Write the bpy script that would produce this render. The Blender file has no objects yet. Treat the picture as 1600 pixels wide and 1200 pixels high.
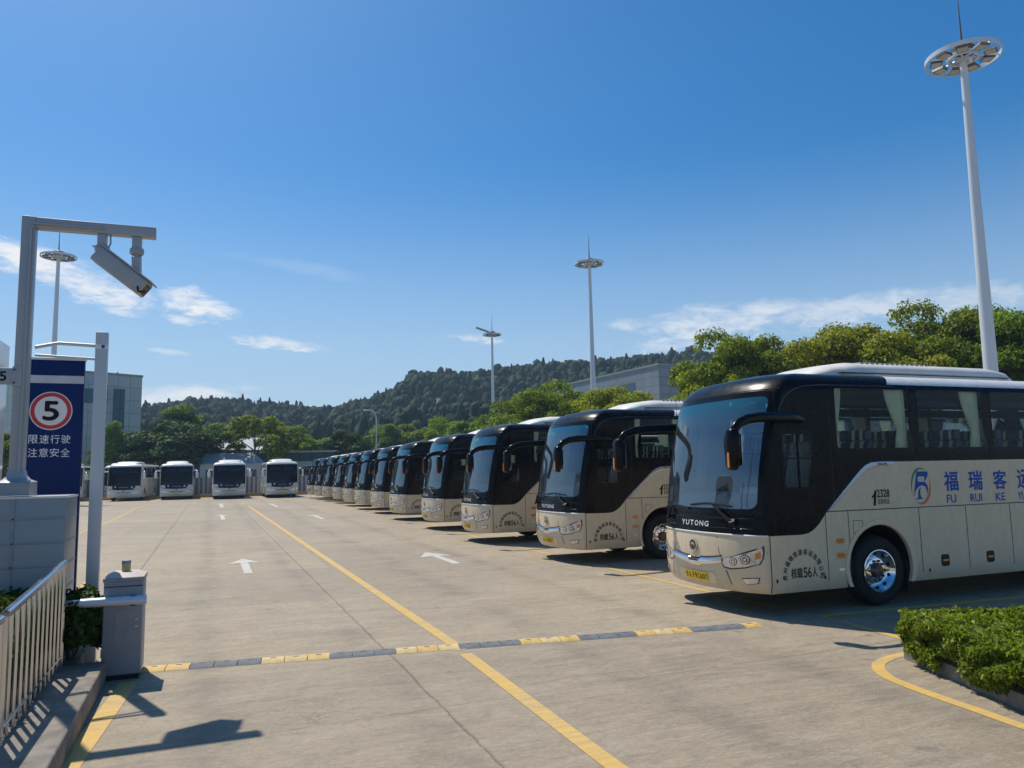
import bpy, math, random
import numpy as np
from mathutils import Matrix, Vector
scene = bpy.context.scene
COL = scene.collection
rad = math.radians
# ------------------------------------------------------------------ camera
F_PX, PITCH, ROLL, YAW, CAM_H = 1200.0, rad(6.41), rad(-1.117), rad(21.5), 2.12
cy, sy = math.cos(YAW), math.sin(YAW)
FW = np.array([sy * math.cos(PITCH), cy * math.cos(PITCH), math.sin(PITCH)])
_r = np.array([cy, -sy, 0.0]); _u = np.cross(_r, FW)
RT = _r * math.cos(ROLL) + _u * math.sin(ROLL); UP = -_r * math.sin(ROLL) + _u * math.cos(ROLL)
CAMP = np.array([0, 0, CAM_H])
cd = bpy.data.cameras.new('camera'); cam = bpy.data.objects.new('camera', cd); COL.objects.link(cam)
cd.sensor_width = 36; cd.lens = F_PX / 1600 * 36; cd.clip_start = .1; cd.clip_end = 6000
M = Matrix.Identity(4)
for i in range(3):
    M[i][0], M[i][1], M[i][2], M[i][3] = RT[i], UP[i], -FW[i], CAMP[i]
cam.matrix_world = M
scene.camera = cam
def ray(x, y): return FW + RT * (x - 800) / F_PX - UP * (y - 600) / F_PX
def G(x, y, z=0.0):                      # survey of a ground point
    d = ray(x, y); return CAMP + d * ((z - CAM_H) / d[2])
def DP(x, y, D): return CAMP + ray(x, y) * D
# ------------------------------------------------------------------ light and sky
SUN_DIR = Vector((-.22, .60, 1.0)).normalized()
SUN_EL = math.asin(SUN_DIR.z); SUN_AZ = math.atan2(SUN_DIR.x, SUN_DIR.y)
sl = bpy.data.lights.new('sun', 'SUN'); sl.energy = 4.7; sl.angle = rad(.53); sl.color = (1, .93, .82)
so = bpy.data.objects.new('sun', sl); COL.objects.link(so)
so.rotation_euler = SUN_DIR.to_track_quat('Z', 'Y').to_euler()
world = bpy.data.worlds.new('World'); scene.world = world; world.use_nodes = True
scene.view_settings.view_transform = 'Standard'; scene.view_settings.look = 'None'
scene.view_settings.exposure = 0.0; scene.view_settings.gamma = 1
scene.cycles.use_denoising = True
scene.cycles.max_bounces = 8; scene.cycles.transparent_max_bounces = 24
scene.cycles.sample_clamp_indirect = 6

class NT:
    """small helper for node trees"""
    def __init__(s, tree): s.t = tree
    def n(s, typ, **kw):
        nd = s.t.nodes.new(typ)
        for k, v in kw.items(): setattr(nd, k, v)
        return nd
    def l(s, a, b): s.t.links.new(a, b)
    def val(s, sock, v):
        if hasattr(v, 'is_linked') or isinstance(v, bpy.types.NodeSocket): s.l(v, sock)
        else: sock.default_value = v
    def m(s, op, a, b=0.0, c=0.0, clamp=False):
        nd = s.n('ShaderNodeMath', operation=op, use_clamp=clamp)
        s.val(nd.inputs[0], a); s.val(nd.inputs[1], b)
        if op in ('MULTIPLY_ADD', 'SMOOTH_MIN', 'COMPARE'): s.val(nd.inputs[2], c)
        return nd.outputs[0]
    def vm(s, op, a, b=(0, 0, 0)):
        nd = s.n('ShaderNodeVectorMath', operation=op)
        s.val(nd.inputs[0], a); s.val(nd.inputs[1], b)
        return nd.outputs['Value'] if op in ('DOT_PRODUCT', 'LENGTH') else nd.outputs[0]
    def noise(s, vec, scale, detail=4, rough=.55, dist=0):
        nd = s.n('ShaderNodeTexNoise'); s.l(vec, nd.inputs['Vector'])
        nd.inputs['Scale'].default_value = scale; nd.inputs['Detail'].default_value = detail
        nd.inputs['Roughness'].default_value = rough; nd.inputs['Distortion'].default_value = dist
        return nd.outputs['Fac']
    def mapr(s, v, a, b, c=0.0, d=1.0, smooth=False):
        nd = s.n('ShaderNodeMapRange'); nd.clamp = True
        if smooth: nd.interpolation_type = 'SMOOTHSTEP'
        s.val(nd.inputs[0], v)
        for i, q in enumerate((a, b, c, d)): s.val(nd.inputs[i + 1], q)
        return nd.outputs[0]
    def mix(s, f, a, b, blend='MIX'):
        nd = s.n('ShaderNodeMix', data_type='RGBA', blend_type=blend)
        s.val(nd.inputs['Factor'], f)
        for nm, q in ((6, a), (7, b)):
            if isinstance(q, bpy.types.NodeSocket): s.l(q, nd.inputs[nm])
            else: nd.inputs[nm].default_value = (*q, 1) if len(q) == 3 else q
        return nd.outputs[2]
    def mapping(s, vec, scale=(1, 1, 1), rot=(0, 0, 0), loc=(0, 0, 0)):
        nd = s.n('ShaderNodeMapping'); s.l(vec, nd.inputs[0])
        nd.inputs['Scale'].default_value = scale; nd.inputs['Rotation'].default_value = rot
        nd.inputs['Location'].default_value = loc
        return nd.outputs[0]

def build_sky():
    t = NT(world.node_tree); world.node_tree.nodes.clear()
    out = t.n('ShaderNodeOutputWorld'); bg = t.n('ShaderNodeBackground'); t.l(bg.outputs[0], out.inputs[0])
    sky = t.n('ShaderNodeTexSky'); sky.sky_type = 'NISHITA'; sky.sun_disc = False
    sky.sun_elevation = SUN_EL; sky.sun_rotation = SUN_AZ
    sky.altitude = 600; sky.air_density = 1.0; sky.dust_density = 1.5; sky.ozone_density = 3.0
    hs = t.n('ShaderNodeHueSaturation'); hs.inputs['Saturation'].default_value = 1.27
    tint = t.mix(1.0, sky.outputs[0], (.90, 1.12, 1.24), 'MULTIPLY'); t.l(tint, hs.inputs['Color'])
    tc = t.n('ShaderNodeTexCoord'); d = tc.outputs['Generated']
    # clouds: soft banks at fixed compass directions and heights
    sep = t.n('ShaderNodeSeparateXYZ'); t.l(d, sep.inputs[0])
    warp = t.noise(t.mapping(d, (9, 9, 26)), 1.9, 8, .64, .5)
    fine = t.noise(t.mapping(d, (14, 14, 40)), 3.2, 5, .6, .6)
    w = t.m('ADD', t.m('MULTIPLY', warp, .65), t.m('MULTIPLY', fine, .35))
    total = None
    CL = [(35, 398, 95, 24, 8, 1.0), (150, 448, 105, 26, 14, .95), (75, 425, 90, 26, 10, .6), (305, 476, 62, 26, 12, 1.0), (280, 499, 34, 9, 8, .75),
          (436, 537, 82, 12, 4, .95), (728, 528, 56, 11, 5, .9), (1130, 505, 190, 36, -3, .72), (1300, 488, 190, 28, -4, .6), (1060, 540, 90, 16, 0, .5),
          (1010, 512, 60, 18, 4, .55), (290, 618, 110, 20, -4, .9), (188, 488, 36, 7, 12, .6), (264, 549, 34, 5, 5, .4), (480, 420, 170, 12, 8, .10), (1490, 470, 130, 26, 0, .5)]
    for (x, y, ra, rb, tilt, op) in CL:
        c = Vector(ray(x, y)).normalized()
        a = Vector((0, 0, 1)).cross(c).normalized() * -1; b = a.cross(c) * 1.0
        if b.z < 0: b = -b
        tr = rad(-tilt); a2 = a * math.cos(tr) + b * math.sin(tr); b2 = -a * math.sin(tr) + b * math.cos(tr)
        k = F_PX * .98
        p = t.m('DIVIDE', t.vm('DOT_PRODUCT', d, tuple(a2)), ra / k)
        q = t.m('DIVIDE', t.vm('DOT_PRODUCT', d, tuple(b2)), rb / k)
        q = t.m('ADD', q, t.m('MULTIPLY', t.m('SUBTRACT', fine, .5), .9))
        r2 = t.m('ADD', t.m('MULTIPLY', p, p), t.m('MULTIPLY', q, q))
        front = t.m('GREATER_THAN', t.vm('DOT_PRODUCT', d, tuple(c)), .5)
        mask = t.mapr(t.m('ADD', t.m('SUBTRACT', 1.0, r2), t.m('MULTIPLY', t.m('SUBTRACT', w, .52), 4.2)), .05, 1.25, 0, op, True)
        mask = t.m('MULTIPLY', mask, front)
        total = mask if total is None else t.m('MAXIMUM', total, mask)
    pale = t.mix(t.mapr(sep.outputs[2], 0, .40, .86, 0, True), hs.outputs[0], (5.4, 7.0, 8.5))
    lum = t.mix(total, pale, (9.6, 9.7, 9.9))
    t.l(lum, bg.inputs[0]); bg.inputs[1].default_value = .095
build_sky()

# ------------------------------------------------------------------ materials
MATS = {}
def mat(name):
    m = bpy.data.materials.new(name); m.use_nodes = True; m.node_tree.nodes.clear()
    t = NT(m.node_tree); out = t.n('ShaderNodeOutputMaterial'); MATS[name] = m
    return m, t, out
def princ(name, col, rough=.5, metal=0.0, coat=0.0, var=.12, vscale=3.0, bump=0.0, bscale=40.0, spec=.5, stretch=(1, 1, 1), emis=None):
    m, t, out = mat(name); b = t.n('ShaderNodeBsdfPrincipled'); t.l(b.outputs[0], out.inputs[0])
    tc = t.n('ShaderNodeTexCoord'); v = t.mapping(tc.outputs['Object'], stretch)
    n = t.noise(v, vscale, 6, .6)
    c = t.mix(t.mapr(n, .3, .7), tuple(x * (1 - var) for x in col), tuple(min(1, x * (1 + var)) for x in col))
    t.l(c, b.inputs['Base Color'])
    t.l(t.mapr(n, .3, .7, max(0, rough - .06), min(1, rough + .06)), b.inputs['Roughness'])
    b.inputs['Metallic'].default_value = metal; b.inputs['Coat Weight'].default_value = coat
    b.inputs['Coat Roughness'].default_value = .03
    b.inputs['Specular IOR Level'].default_value = spec
    if bump:
        bn = t.n('ShaderNodeBump'); bn.inputs['Strength'].default_value = bump; bn.inputs['Distance'].default_value = .02
        t.l(t.noise(v, bscale, 5, .6), bn.inputs['Height']); t.l(bn.outputs[0], b.inputs['Normal'])
    if emis:
        b.inputs['Emission Color'].default_value = (*emis[:3], 1); b.inputs['Emission Strength'].default_value = emis[3]
    return m
CREAM = (.70, .58, .40)
def coach_paint():
    """black upper, cream lower, white roof: the coach's livery, masked in object space"""
    m, t, out = mat('coach_paint'); b = t.n('ShaderNodeBsdfPrincipled'); t.l(b.outputs[0], out.inputs[0])
    tc = t.n('ShaderNodeTexCoord'); s = t.n('ShaderNodeSeparateXYZ'); t.l(tc.outputs['Object'], s.inputs[0])
    u, v, z = s.outputs
    cr = t.n('ShaderNodeValToRGB'); cr.color_ramp.interpolation = 'LINEAR'
    pts = [(.0, 1.13), (.98, 1.12), (1.10, 1.135), (1.2, 1.18), (1.3, 1.25), (1.45, 1.41), (2.12, 1.99), (2.25, 2.08), (2.4, 2.13), (2.6, 2.14), (3.9, 2.14)]
    el = cr.color_ramp.elements
    while len(el) < len(pts): el.new(.5)
    for e, (p, q) in zip(el, pts):
        e.position = p / 4; e.color = (q / 4,) * 3 + (1,)
    t.l(t.m('DIVIDE', u, 4.0, clamp=True), cr.inputs[0])
    g = t.m('MULTIPLY', cr.outputs[0], 4.0)
    black = t.m('GREATER_THAN', z, g)
    roof = t.m('MULTIPLY', t.m('GREATER_THAN', z, 3.335), t.m('GREATER_THAN', t.m('SUBTRACT', u, t.m('MULTIPLY', t.m('SUBTRACT', z, 3.335), .9)), 2.85))
    dirt = t.noise(t.mapping(tc.outputs['Object'], (2.5, 2.5, 1)), 2.2, 6, .65)
    lowd = t.m('MULTIPLY', t.mapr(z, .3, .75, 1, 0), t.mapr(dirt, .35, .65))
    cream = t.mix(t.mapr(dirt, .3, .7), tuple(c * .94 for c in CREAM), tuple(c * 1.05 for c in CREAM))
    cream = t.mix(t.m('MULTIPLY', lowd, .45), cream, (.30, .26, .20))
    blk = t.mix(t.mapr(dirt, .4, .7), (.004, .0043, .0055), (.007, .0075, .009))
    wht = t.mix(t.mapr(dirt, .3, .7), (.70, .69, .66), (.80, .79, .77))
    c = t.mix(roof, t.mix(black, cream, blk), wht)
    geo = t.n('ShaderNodeNewGeometry')
    c = t.mix(geo.outputs['Backfacing'], c, (.22, .21, .19))       # inner lining
    t.l(c, b.inputs['Base Color'])
    bn = t.n('ShaderNodeBump'); bn.inputs['Strength'].default_value = .12; bn.inputs['Distance'].default_value = .02
    t.l(t.noise(t.mapping(tc.outputs['Object'], (1, 1, 1.6)), 1.3, 2, .4), bn.inputs['Height']); t.l(bn.outputs[0], b.inputs['Normal'])
    t.l(t.mapr(dirt, .3, .75, .22, .34), b.inputs['Roughness'])
    b.inputs['Coat Weight'].default_value = .06; b.inputs['Coat Roughness'].default_value = .03; t.l(t.mix(t.m('MULTIPLY', black, t.m('SUBTRACT', 1.0, roof)), (.25,) * 3, (.11,) * 3), b.inputs['Specular IOR Level'])
    return m
def glass(name, tint, ior=1.7, band=None):
    m, t, out = mat(name)
    tr = t.n('ShaderNodeBsdfTransparent'); gl = t.n('ShaderNodeBsdfGlossy'); gl.inputs['Roughness'].default_value = .015
    gl.inputs['Color'].default_value = (.82, .92, 1, 1)
    fr = t.n('ShaderNodeFresnel'); fr.inputs['IOR'].default_value = ior
    mx = t.n('ShaderNodeMixShader'); t.l(fr.outputs[0], mx.inputs[0]); t.l(tr.outputs[0], mx.inputs[1]); t.l(gl.outputs[0], mx.inputs[2])
    tc = t.n('ShaderNodeTexCoord')
    if band:
        s = t.n('ShaderNodeSeparateXYZ'); t.l(tc.outputs['Object'], s.inputs[0])
        c = t.mix(t.mapr(s.outputs[2], band[0], band[1], 0, 1, True), tint, band[2])
        t.l(c, tr.inputs[0])
        c2 = t.mix(t.mapr(s.outputs[2], band[0], band[1], 0, 1, True), (.80, .92, 1), (.50, .88, 1.0)); t.l(c2, gl.inputs['Color'])
        # thin dusty film on the glass
        df = t.n('ShaderNodeBsdfDiffuse'); t.l(t.mix(t.mapr(s.outputs[2], band[0], band[1], 0, 1, True), (.42, .46, .5), (.05, .30, .40)), df.inputs[0])
        m2 = t.n('ShaderNodeMixShader')
        nz = t.noise(t.mapping(tc.outputs['Object'], (1, 1, .6)), 2.5, 5, .6)
        t.l(t.m('ADD', t.mapr(nz, .3, .75, .015, .06), t.mapr(s.outputs[2], band[0], band[1], 0, .16, True)), m2.inputs[0])
        t.l(mx.outputs[0], m2.inputs[1]); t.l(df.outputs[0], m2.inputs[2]); t.l(m2.outputs[0], out.inputs[0])
    else:
        tr.inputs[0].default_value = (*tint, 1); t.l(mx.outputs[0], out.inputs[0])
    return m
def leaf_mat(name, dark, light, trans=.35, rough=.45):
    m, t, out = mat(name)
    at = t.n('ShaderNodeAttribute'); at.attribute_name = 'leafvar'
    c = t.mix(at.outputs['Fac'], dark, light)
    oi = t.n('ShaderNodeObjectInfo')
    hs = t.n('ShaderNodeHueSaturation'); t.l(c, hs.inputs['Color'])
    t.l(t.mapr(oi.outputs['Random'], 0, 1, .485, .515), hs.inputs['Hue']); t.l(t.mapr(oi.outputs['Random'], 0, 1, .85, 1.15), hs.inputs['Value'])
    b = t.n('ShaderNodeBsdfPrincipled'); t.l(hs.outputs[0], b.inputs['Base Color']); b.inputs['Roughness'].default_value = rough
    b.inputs['Specular IOR Level'].default_value = .12
    tl = t.n('ShaderNodeBsdfTranslucent'); t.l(t.mix(1.0, hs.outputs[0], (1.25, 1.3, .5), 'MULTIPLY'), tl.inputs[0])
    mx = t.n('ShaderNodeMixShader'); mx.inputs[0].default_value = trans
    t.l(b.outputs[0], mx.inputs[1]); t.l(tl.outputs[0], mx.inputs[2]); t.l(mx.outputs[0], out.inputs[0])
    return m
def concrete_ground():
    m, t, out = mat('brushed_concrete'); b = t.n('ShaderNodeBsdfPrincipled'); t.l(b.outputs[0], out.inputs[0])
    tc = t.n('ShaderNodeTexCoord'); o = tc.outputs['Object']
    s = t.n('ShaderNodeSeparateXYZ'); t.l(o, s.inputs[0])
    big = t.noise(o, .22, 5, .6); mid = t.noise(t.mapping(o, (.7, 1.2, 1)), .9, 7, .7, .6)
    streak = t.noise(t.mapping(o, (.75, 4.2, 1), (0, 0, rad(2))), 1.5, 8, .72, .8)
    fine = t.noise(t.mapping(o, (3.5, 26, 1), (0, 0, rad(2))), 2.2, 4, .7, .5)
    grit = t.noise(o, 70, 4, .75); blotch = t.noise(o, 4.5, 6, .7, 1.2)
    sw = t.noise(t.mapping(o, (1, 1.7, 1)), 6.5, 4, .55, 2.6)
    c = t.mix(t.mapr(big, .3, .7), (.365, .298, .212), (.44, .365, .265))
    c = t.mix(t.m('MULTIPLY', t.mapr(streak, .46, .62), .45), c, (.56, .475, .355))
    c = t.mix(t.m('MULTIPLY', t.mapr(streak, .45, .33), .45), c, (.21, .172, .125))
    c = t.mix(t.m('MULTIPLY', t.mapr(mid, .52, .68), .42), c, (.235, .20, .152))
    c = t.mix(t.m('MULTIPLY', t.mapr(mid, .46, .34), .30), c, (.56, .48, .37))
    c = t.mix(t.m('MULTIPLY', t.mapr(blotch, .50, .66), .34), c, (.23, .195, .15))
    c = t.mix(t.m('MULTIPLY', t.mapr(fine, .42, .66), .38), c, (.20, .168, .125))
    c = t.mix(t.m('MULTIPLY', t.mapr(sw, .54, .58), t.m('MULTIPLY', t.mapr(sw, .63, .58), .42)), c, (.60, .52, .40))
    c = t.mix(t.m('MULTIPLY', t.mapr(grit, .48, .74), .42), c, (.16, .135, .105))
    # tyre rubber along the two lanes and oily drips in the bays
    wob = t.m('MULTIPLY', t.m('SUBTRACT', t.noise(t.mapping(o, (1, .15, 1)), .8, 3), .5), .8)
    for x0, wd, k in ((.0, .38, .34), (1.75, .34, .32), (4.1, .45, .34), (5.9, .42, .34)):
        dx = t.m('ABSOLUTE', t.m('ADD', t.m('SUBTRACT', s.outputs[0], x0), wob))
        c = t.mix(t.m('MULTIPLY', t.mapr(dx, 0, wd, k, 0, True), t.mapr(mid, .35, .65)), c, (.12, .11, .10))
    spots = t.noise(o, 2.3, 2, .4)
    c = t.mix(t.m('MULTIPLY', t.mapr(spots, .70, .76), .4), c, (.12, .105, .09))
    vo = t.n('ShaderNodeTexVoronoi', feature='DISTANCE_TO_EDGE'); vo.inputs['Scale'].default_value = .21
    wv = t.n('ShaderNodeMix', data_type='VECTOR'); wv.inputs['Factor'].default_value = .10
    t.l(o, wv.inputs[4]); nv = t.n('ShaderNodeTexNoise'); nv.inputs['Scale'].default_value = 1.1; nv.inputs['Detail'].default_value = 6; t.l(o, nv.inputs['Vector'])
    sc_ = t.vm('MULTIPLY', nv.outputs['Color'], (9, 9, 0)); t.l(t.vm('ADD', o, sc_), vo.inputs['Vector'])
    crack = t.m('MULTIPLY', t.mapr(vo.outputs['Distance'], .0009, .0028, 1, 0), t.mapr(big, .50, .58, 0, .55))
    c = t.mix(crack, c, (.10, .085, .068))
    # oil drips where engines and axles stand, scattered drop stains
    dr = t.noise(o, 5.5, 3, .5); bay = t.mapr(s.outputs[0], 6.2, 7.6, .12, 1)
    c = t.mix(t.m('MULTIPLY', t.mapr(dr, .64, .72, 0, .55), bay), c, (.06, .053, .046))
    # repair patches, a shade apart from their slabs
    br_ = t.n('ShaderNodeTexBrick'); br_.offset = .37; br_.inputs['Scale'].default_value = .16; br_.inputs['Mortar Size'].default_value = 0; br_.inputs['Brick Width'].default_value = .55; br_.inputs['Row Height'].default_value = .74
    br_.inputs['Color1'].default_value = (.91, .91, .92, 1); br_.inputs['Color2'].default_value = (1.06, 1.05, 1.03, 1); t.l(t.mapping(o, (1, 1, 1), (0, 0, 0), (-.42, .3, 0)), br_.inputs['Vector'])
    c = t.mix(1.0, c, br_.outputs[0], 'MULTIPLY')
    c = t.mix(1.0, c, (.88, .87, .85), 'MULTIPLY')
    # saw-cut joints
    jw = t.m('MULTIPLY', t.m('SUBTRACT', t.noise(o, 1.7, 5, .7), .5), .09)
    j = None
    for x0 in (2.02, -1.42, -7.2, 11.4):
        d = t.m('ABSOLUTE', t.m('ADD', t.m('SUBTRACT', s.outputs[0], x0), jw))
        q = t.mapr(d, .005, .019, 1, 0); j = q if j is None else t.m('MAXIMUM', j, q)
    yy = t.m('ADD', s.outputs[1], t.m('ADD', jw, t.m('MULTIPLY', s.outputs[0], -.035)))
    d = t.m('ABSOLUTE', t.m('SUBTRACT', t.m('FRACT', t.m('DIVIDE', yy, 4.6)), .5))
    q = t.m('MULTIPLY', t.mapr(d, .0012, .0045, 1, 0), .5); j = t.m('MAXIMUM', j, q)
    c = t.mix(t.m('MULTIPLY', j, t.mapr(mid, .35, .6, .2, .62)), c, (.12, .105, .085))
    t.l(c, b.inputs['Base Color'])
    t.l(t.mapr(streak, .3, .7, .62, .8), b.inputs['Roughness']); b.inputs['Specular IOR Level'].default_value = .3
    h = t.m('ADD', t.m('MULTIPLY', fine, .6), t.m('ADD', t.m('MULTIPLY', grit, .25), t.m('MULTIPLY', streak, .5)))
    h = t.m('SUBTRACT', h, t.m('MULTIPLY', j, 1.0))
    bn = t.n('ShaderNodeBump'); bn.inputs['Strength'].default_value = .8; bn.inputs['Distance'].default_value = .014
    t.l(h, bn.inputs['Height']); t.l(bn.outputs[0], b.inputs['Normal'])
    return m
def worn_paint(name, col, under=(.33, .29, .23), wear=.5):
    m, t, out = mat(name); b = t.n('ShaderNodeBsdfPrincipled'); t.l(b.outputs[0], out.inputs[0])
    o = t.n('ShaderNodeTexCoord').outputs['Object']
    n = t.noise(t.mapping(o, (.5, 4, 1)), 3.0, 7, .7, .4); n2 = t.noise(o, .8, 5, .6)
    f = t.mapr(t.m('ADD', n, t.m('MULTIPLY', n2, .5)), .82 - .18 * wear, 1.12 - .18 * wear, 0, .8)
    c = t.mix(t.mapr(n2, .3, .7), tuple(x * .9 for x in col), tuple(min(1, x * 1.06) for x in col))
    t.l(t.mix(t.m('MULTIPLY', t.mapr(t.noise(o, 60, 4, .75), .5, .75), .3), t.mix(f, c, under), (.2, .17, .13)), b.inputs['Base Color']); b.inputs['Roughness'].default_value = .65; b.inputs['Specular IOR Level'].default_value = .3
    bn = t.n('ShaderNodeBump'); bn.inputs['Strength'].default_value = .35; bn.inputs['Distance'].default_value = .01
    t.l(t.noise(t.mapping(o, (2, 34, 1)), 2.2, 4), bn.inputs['Height']); t.l(bn.outputs[0], b.inputs['Normal'])
    return m
def panel_mat(name, col, sx, sz, line=.02, linecol=(.22, .23, .24), axis=0, var=.05):
    """wall cladding: panels with dark joints, in object space"""
    m, t, out = mat(name); b = t.n('ShaderNodeBsdfPrincipled'); t.l(b.outputs[0], out.inputs[0])
    o = t.n('ShaderNodeTexCoord').outputs['Object']; s = t.n('ShaderNodeSeparateXYZ'); t.l(o, s.inputs[0])
    def lines(v, step):
        d = t.m('ABSOLUTE', t.m('SUBTRACT', t.m('FRACT', t.m('DIVIDE', v, step)), .5))
        return t.m('GREATER_THAN', d, .5 - line / step)
    h = t.m('ADD', s.outputs[0], s.outputs[1])
    j = t.m('MAXIMUM', lines(h, sx), lines(s.outputs[2], sz))
    wn = t.n('ShaderNodeTexWhiteNoise'); wn.noise_dimensions = '2D'
    cm = t.n('ShaderNodeCombineXYZ'); t.l(t.m('FLOOR', t.m('ADD', t.m('DIVIDE', h, sx), .0)), cm.inputs[0]); t.l(t.m('FLOOR', t.m('DIVIDE', s.outputs[2], sz)), cm.inputs[1])
    t.l(cm.outputs[0], wn.inputs['Vector'])
    c = t.mix(wn.outputs['Value'], tuple(x * (1 - var) for x in col), tuple(x * (1 + var) for x in col))
    c = t.mix(t.m('MULTIPLY', t.mapr(t.noise(t.mapping(o, (1, 1, .15)), .7, 5), .5, .75), .25), c, tuple(x * .6 for x in col))
    t.l(t.mix(j, c, linecol), b.inputs['Base Color']); b.inputs['Roughness'].default_value = .5
    return m
coach_paint(); concrete_ground()
princ('black_gloss', (.005, .005, .0065), .2, 0, .05, var=.2, spec=.14)
princ('black_plastic', (.007, .007, .008), .4, var=.25, bump=.05, spec=.2)
princ('rubber', (.014, .0135, .013), .75, var=.4, vscale=8, bump=.25, bscale=60)
princ('underbody', (.012, .011, .010), .8, var=.4)
princ('chrome', (.78, .78, .80), .09, 1.0, var=.06, vscale=8)
princ('satin_silver', (.42, .45, .50), .28, .75, var=.06)
princ('amber', (.75, .22, .02), .2, 0, .6, var=.12, vscale=20)
princ('lamp_lens', (.66, .67, .69), .16, .7, .4, var=.22, vscale=14)
princ('lamp_dark', (.05, .05, .055), .2, .3, .5, var=.3, vscale=10)
princ('white_lens', (.78, .80, .82), .1, .2, .8, var=.1)
princ('cream_part', CREAM, .3, 0, .5, var=.05)
princ('white_part', (.74, .73, .70), .35, 0, .4, var=.05)
princ('white_coach', (.66, .65, .62), .28, 0, .5, var=.05, vscale=1.5)
princ('roof_unit_white', (.80, .75, .67), .4, 0, .2, var=.07)
princ('seam', (.05, .045, .04), .7)
princ('brow_grey', (.05, .052, .06), .25, .3, .3)
princ('teal_sticker', (.10, .55, .55), .5)
princ('plate_yellow', (.95, .60, .03), .4, var=.05, spec=.2)
princ('black_ink', (.010, .009, .008), .5, spec=.15)
princ('ink_grey', (.05, .045, .04), .5, spec=.15)
princ('blue_ink', (.012, .10, .42), .5, var=.05, spec=.15)
princ('green_ink', (.01, .20, .07), .4)
princ('orange_ink', (.70, .13, .015), .4)
princ('white_letter', (.80, .80, .82), .35)
princ('cabin_grey', (.40, .40, .40), .7, var=.1)
princ('cabin_dark', (.03, .03, .032), .8)
princ('dash_grey', (.74, .76, .77), .6, var=.1)
princ('seat_dark', (.06, .08, .10), .85, var=.15, vscale=12)
princ('seat_cream', (.80, .72, .50), .85, var=.1, vscale=12)
princ('seat_grey', (.32, .30, .27), .8, var=.1, vscale=12)
princ('curtain', (.80, .80, .62), .8, var=.1, vscale=5)
glass('windscreen_glass', (.84, .91, .94), 2.35, (2.62, 3.12, (.10, .36, .46)))
glass('side_glass', (.88, .94, .93), 1.25)
glass('dark_glass', (.10, .13, .16), 1.75)
glass('far_windscreen', (.12, .24, .34), 1.3)
princ('galv_shaded', (.36, .38, .40), .42, .1, .1, var=.06, vscale=2, stretch=(3, 3, .6))  # galv_white darkened: the gantry's shade is put into the colour
princ('galv_white', (.56, .58, .60), .42, .1, .1, var=.06, vscale=2, stretch=(3, 3, .6))
princ('mast_white', (.66, .68, .70), .35, .1, .2, var=.05, vscale=1, stretch=(2, 2, .3))
princ('mast_dark', (.10, .10, .10), .5, .2)
princ('lamp_face', (.50, .47, .40), .25, .3, .4)
princ('cabinet_grey', (.27, .30, .325), .4, .15, .1, var=.09, vscale=1.8, stretch=(1, 1, 2.2))
princ('barrier_grey', (.27, .285, .31), .5, .1, .05, var=.12, vscale=2.5, bump=.05)
princ('barrier_top_sunlit', (.52, .44, .38), .6, var=.15)  # lid in a paler, warmer tone, sunlight painted into its colour
princ('boom_white', (.62, .66, .72), .35, .1, .2, var=.08)
princ('stainless', (.63, .63, .63), .19, 1.0, var=.1, vscale=4, stretch=(4, 4, .4))
princ('sign_blue', (.001, .017, .105), .4, .0, .0, var=.15, vscale=1.3, spec=.2)
princ('sign_stripe', (.50, .52, .56), .4)
princ('sign_white', (.70, .70, .70), .4, var=.05)
princ('sign_red', (.50, .022, .03), .4)
princ('kerb_stone', (.215, .19, .16), .9, var=.4, vscale=5, bump=.4, bscale=50)  # dirty stone, darkened overall to paint in shade on the planter kerb
princ('soil', (.07, .05, .035), .95, var=.4, vscale=10, bump=.6)
princ('bark', (.09, .068, .05), .9, var=.35, vscale=6, bump=.6, bscale=18, stretch=(1, 1, .25))
princ('grass_ground', (.15, .20, .05), .95, var=.35, vscale=.09)
princ('field_ground', (.16, .15, .12), .95, var=.25, vscale=.05)
princ('far_roof', (.30, .33, .36), .5, var=.1, vscale=.6)
princ('far_white', (.55, .56, .57), .6, var=.08, vscale=.5)
princ('far_blue', (.02, .05, .09), .2, 0, .3, var=.3, vscale=.4)
princ('office_glass', (.03, .07, .10), .15, 0, .3, var=.3, vscale=.4)
princ('far_grey', (.30, .31, .32), .7, var=.12, vscale=.6)
princ('yellow_block', (.58, .39, .12), .7, var=.22, vscale=9, bump=.2)
princ('yellow_block_pale', (.58, .44, .20), .8, var=.22, vscale=9, bump=.2)
princ('black_block', (.145, .155, .165), .8, var=.3, vscale=9, bump=.2)
worn_paint('yellow_paint', (.66, .42, .10), wear=.75)
worn_paint('yellow_paint_dull', (.60, .39, .09), wear=.75)
worn_paint('white_paint', (.60, .58, .53), wear=.8)
panel_mat('tower_cladding', (.46, .47, .49), 1.7, 1.9, .035)
panel_mat('office_cladding', (.27, .29, .32), 2.0, 1.35, .035, (.13, .14, .16))
panel_mat('blue_curtain_wall', (.025, .11, .16), 1.6, 3.0, .05, (.012, .03, .045))
panel_mat('slat_fence', (.40, .42, .44), .45, 30, .10, (.12, .13, .14))
leaf_mat('leaf_hedge', (.07, .145, .014), (.34, .42, .05), .34, .5)
leaf_mat('leaf_bush', (.02, .055, .012), (.085, .14, .02), .25, .5)
leaf_mat('leaf_bright', (.045, .10, .014), (.38, .46, .045), .38, .55)
leaf_mat('leaf_yellow', (.08, .13, .014), (.54, .53, .05), .40, .55)
leaf_mat('leaf_mid', (.065, .13, .022), (.28, .36, .05), .40, .55)
leaf_mat('leaf_dark', (.022, .055, .018), (.085, .14, .034), .3, .55)
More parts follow.
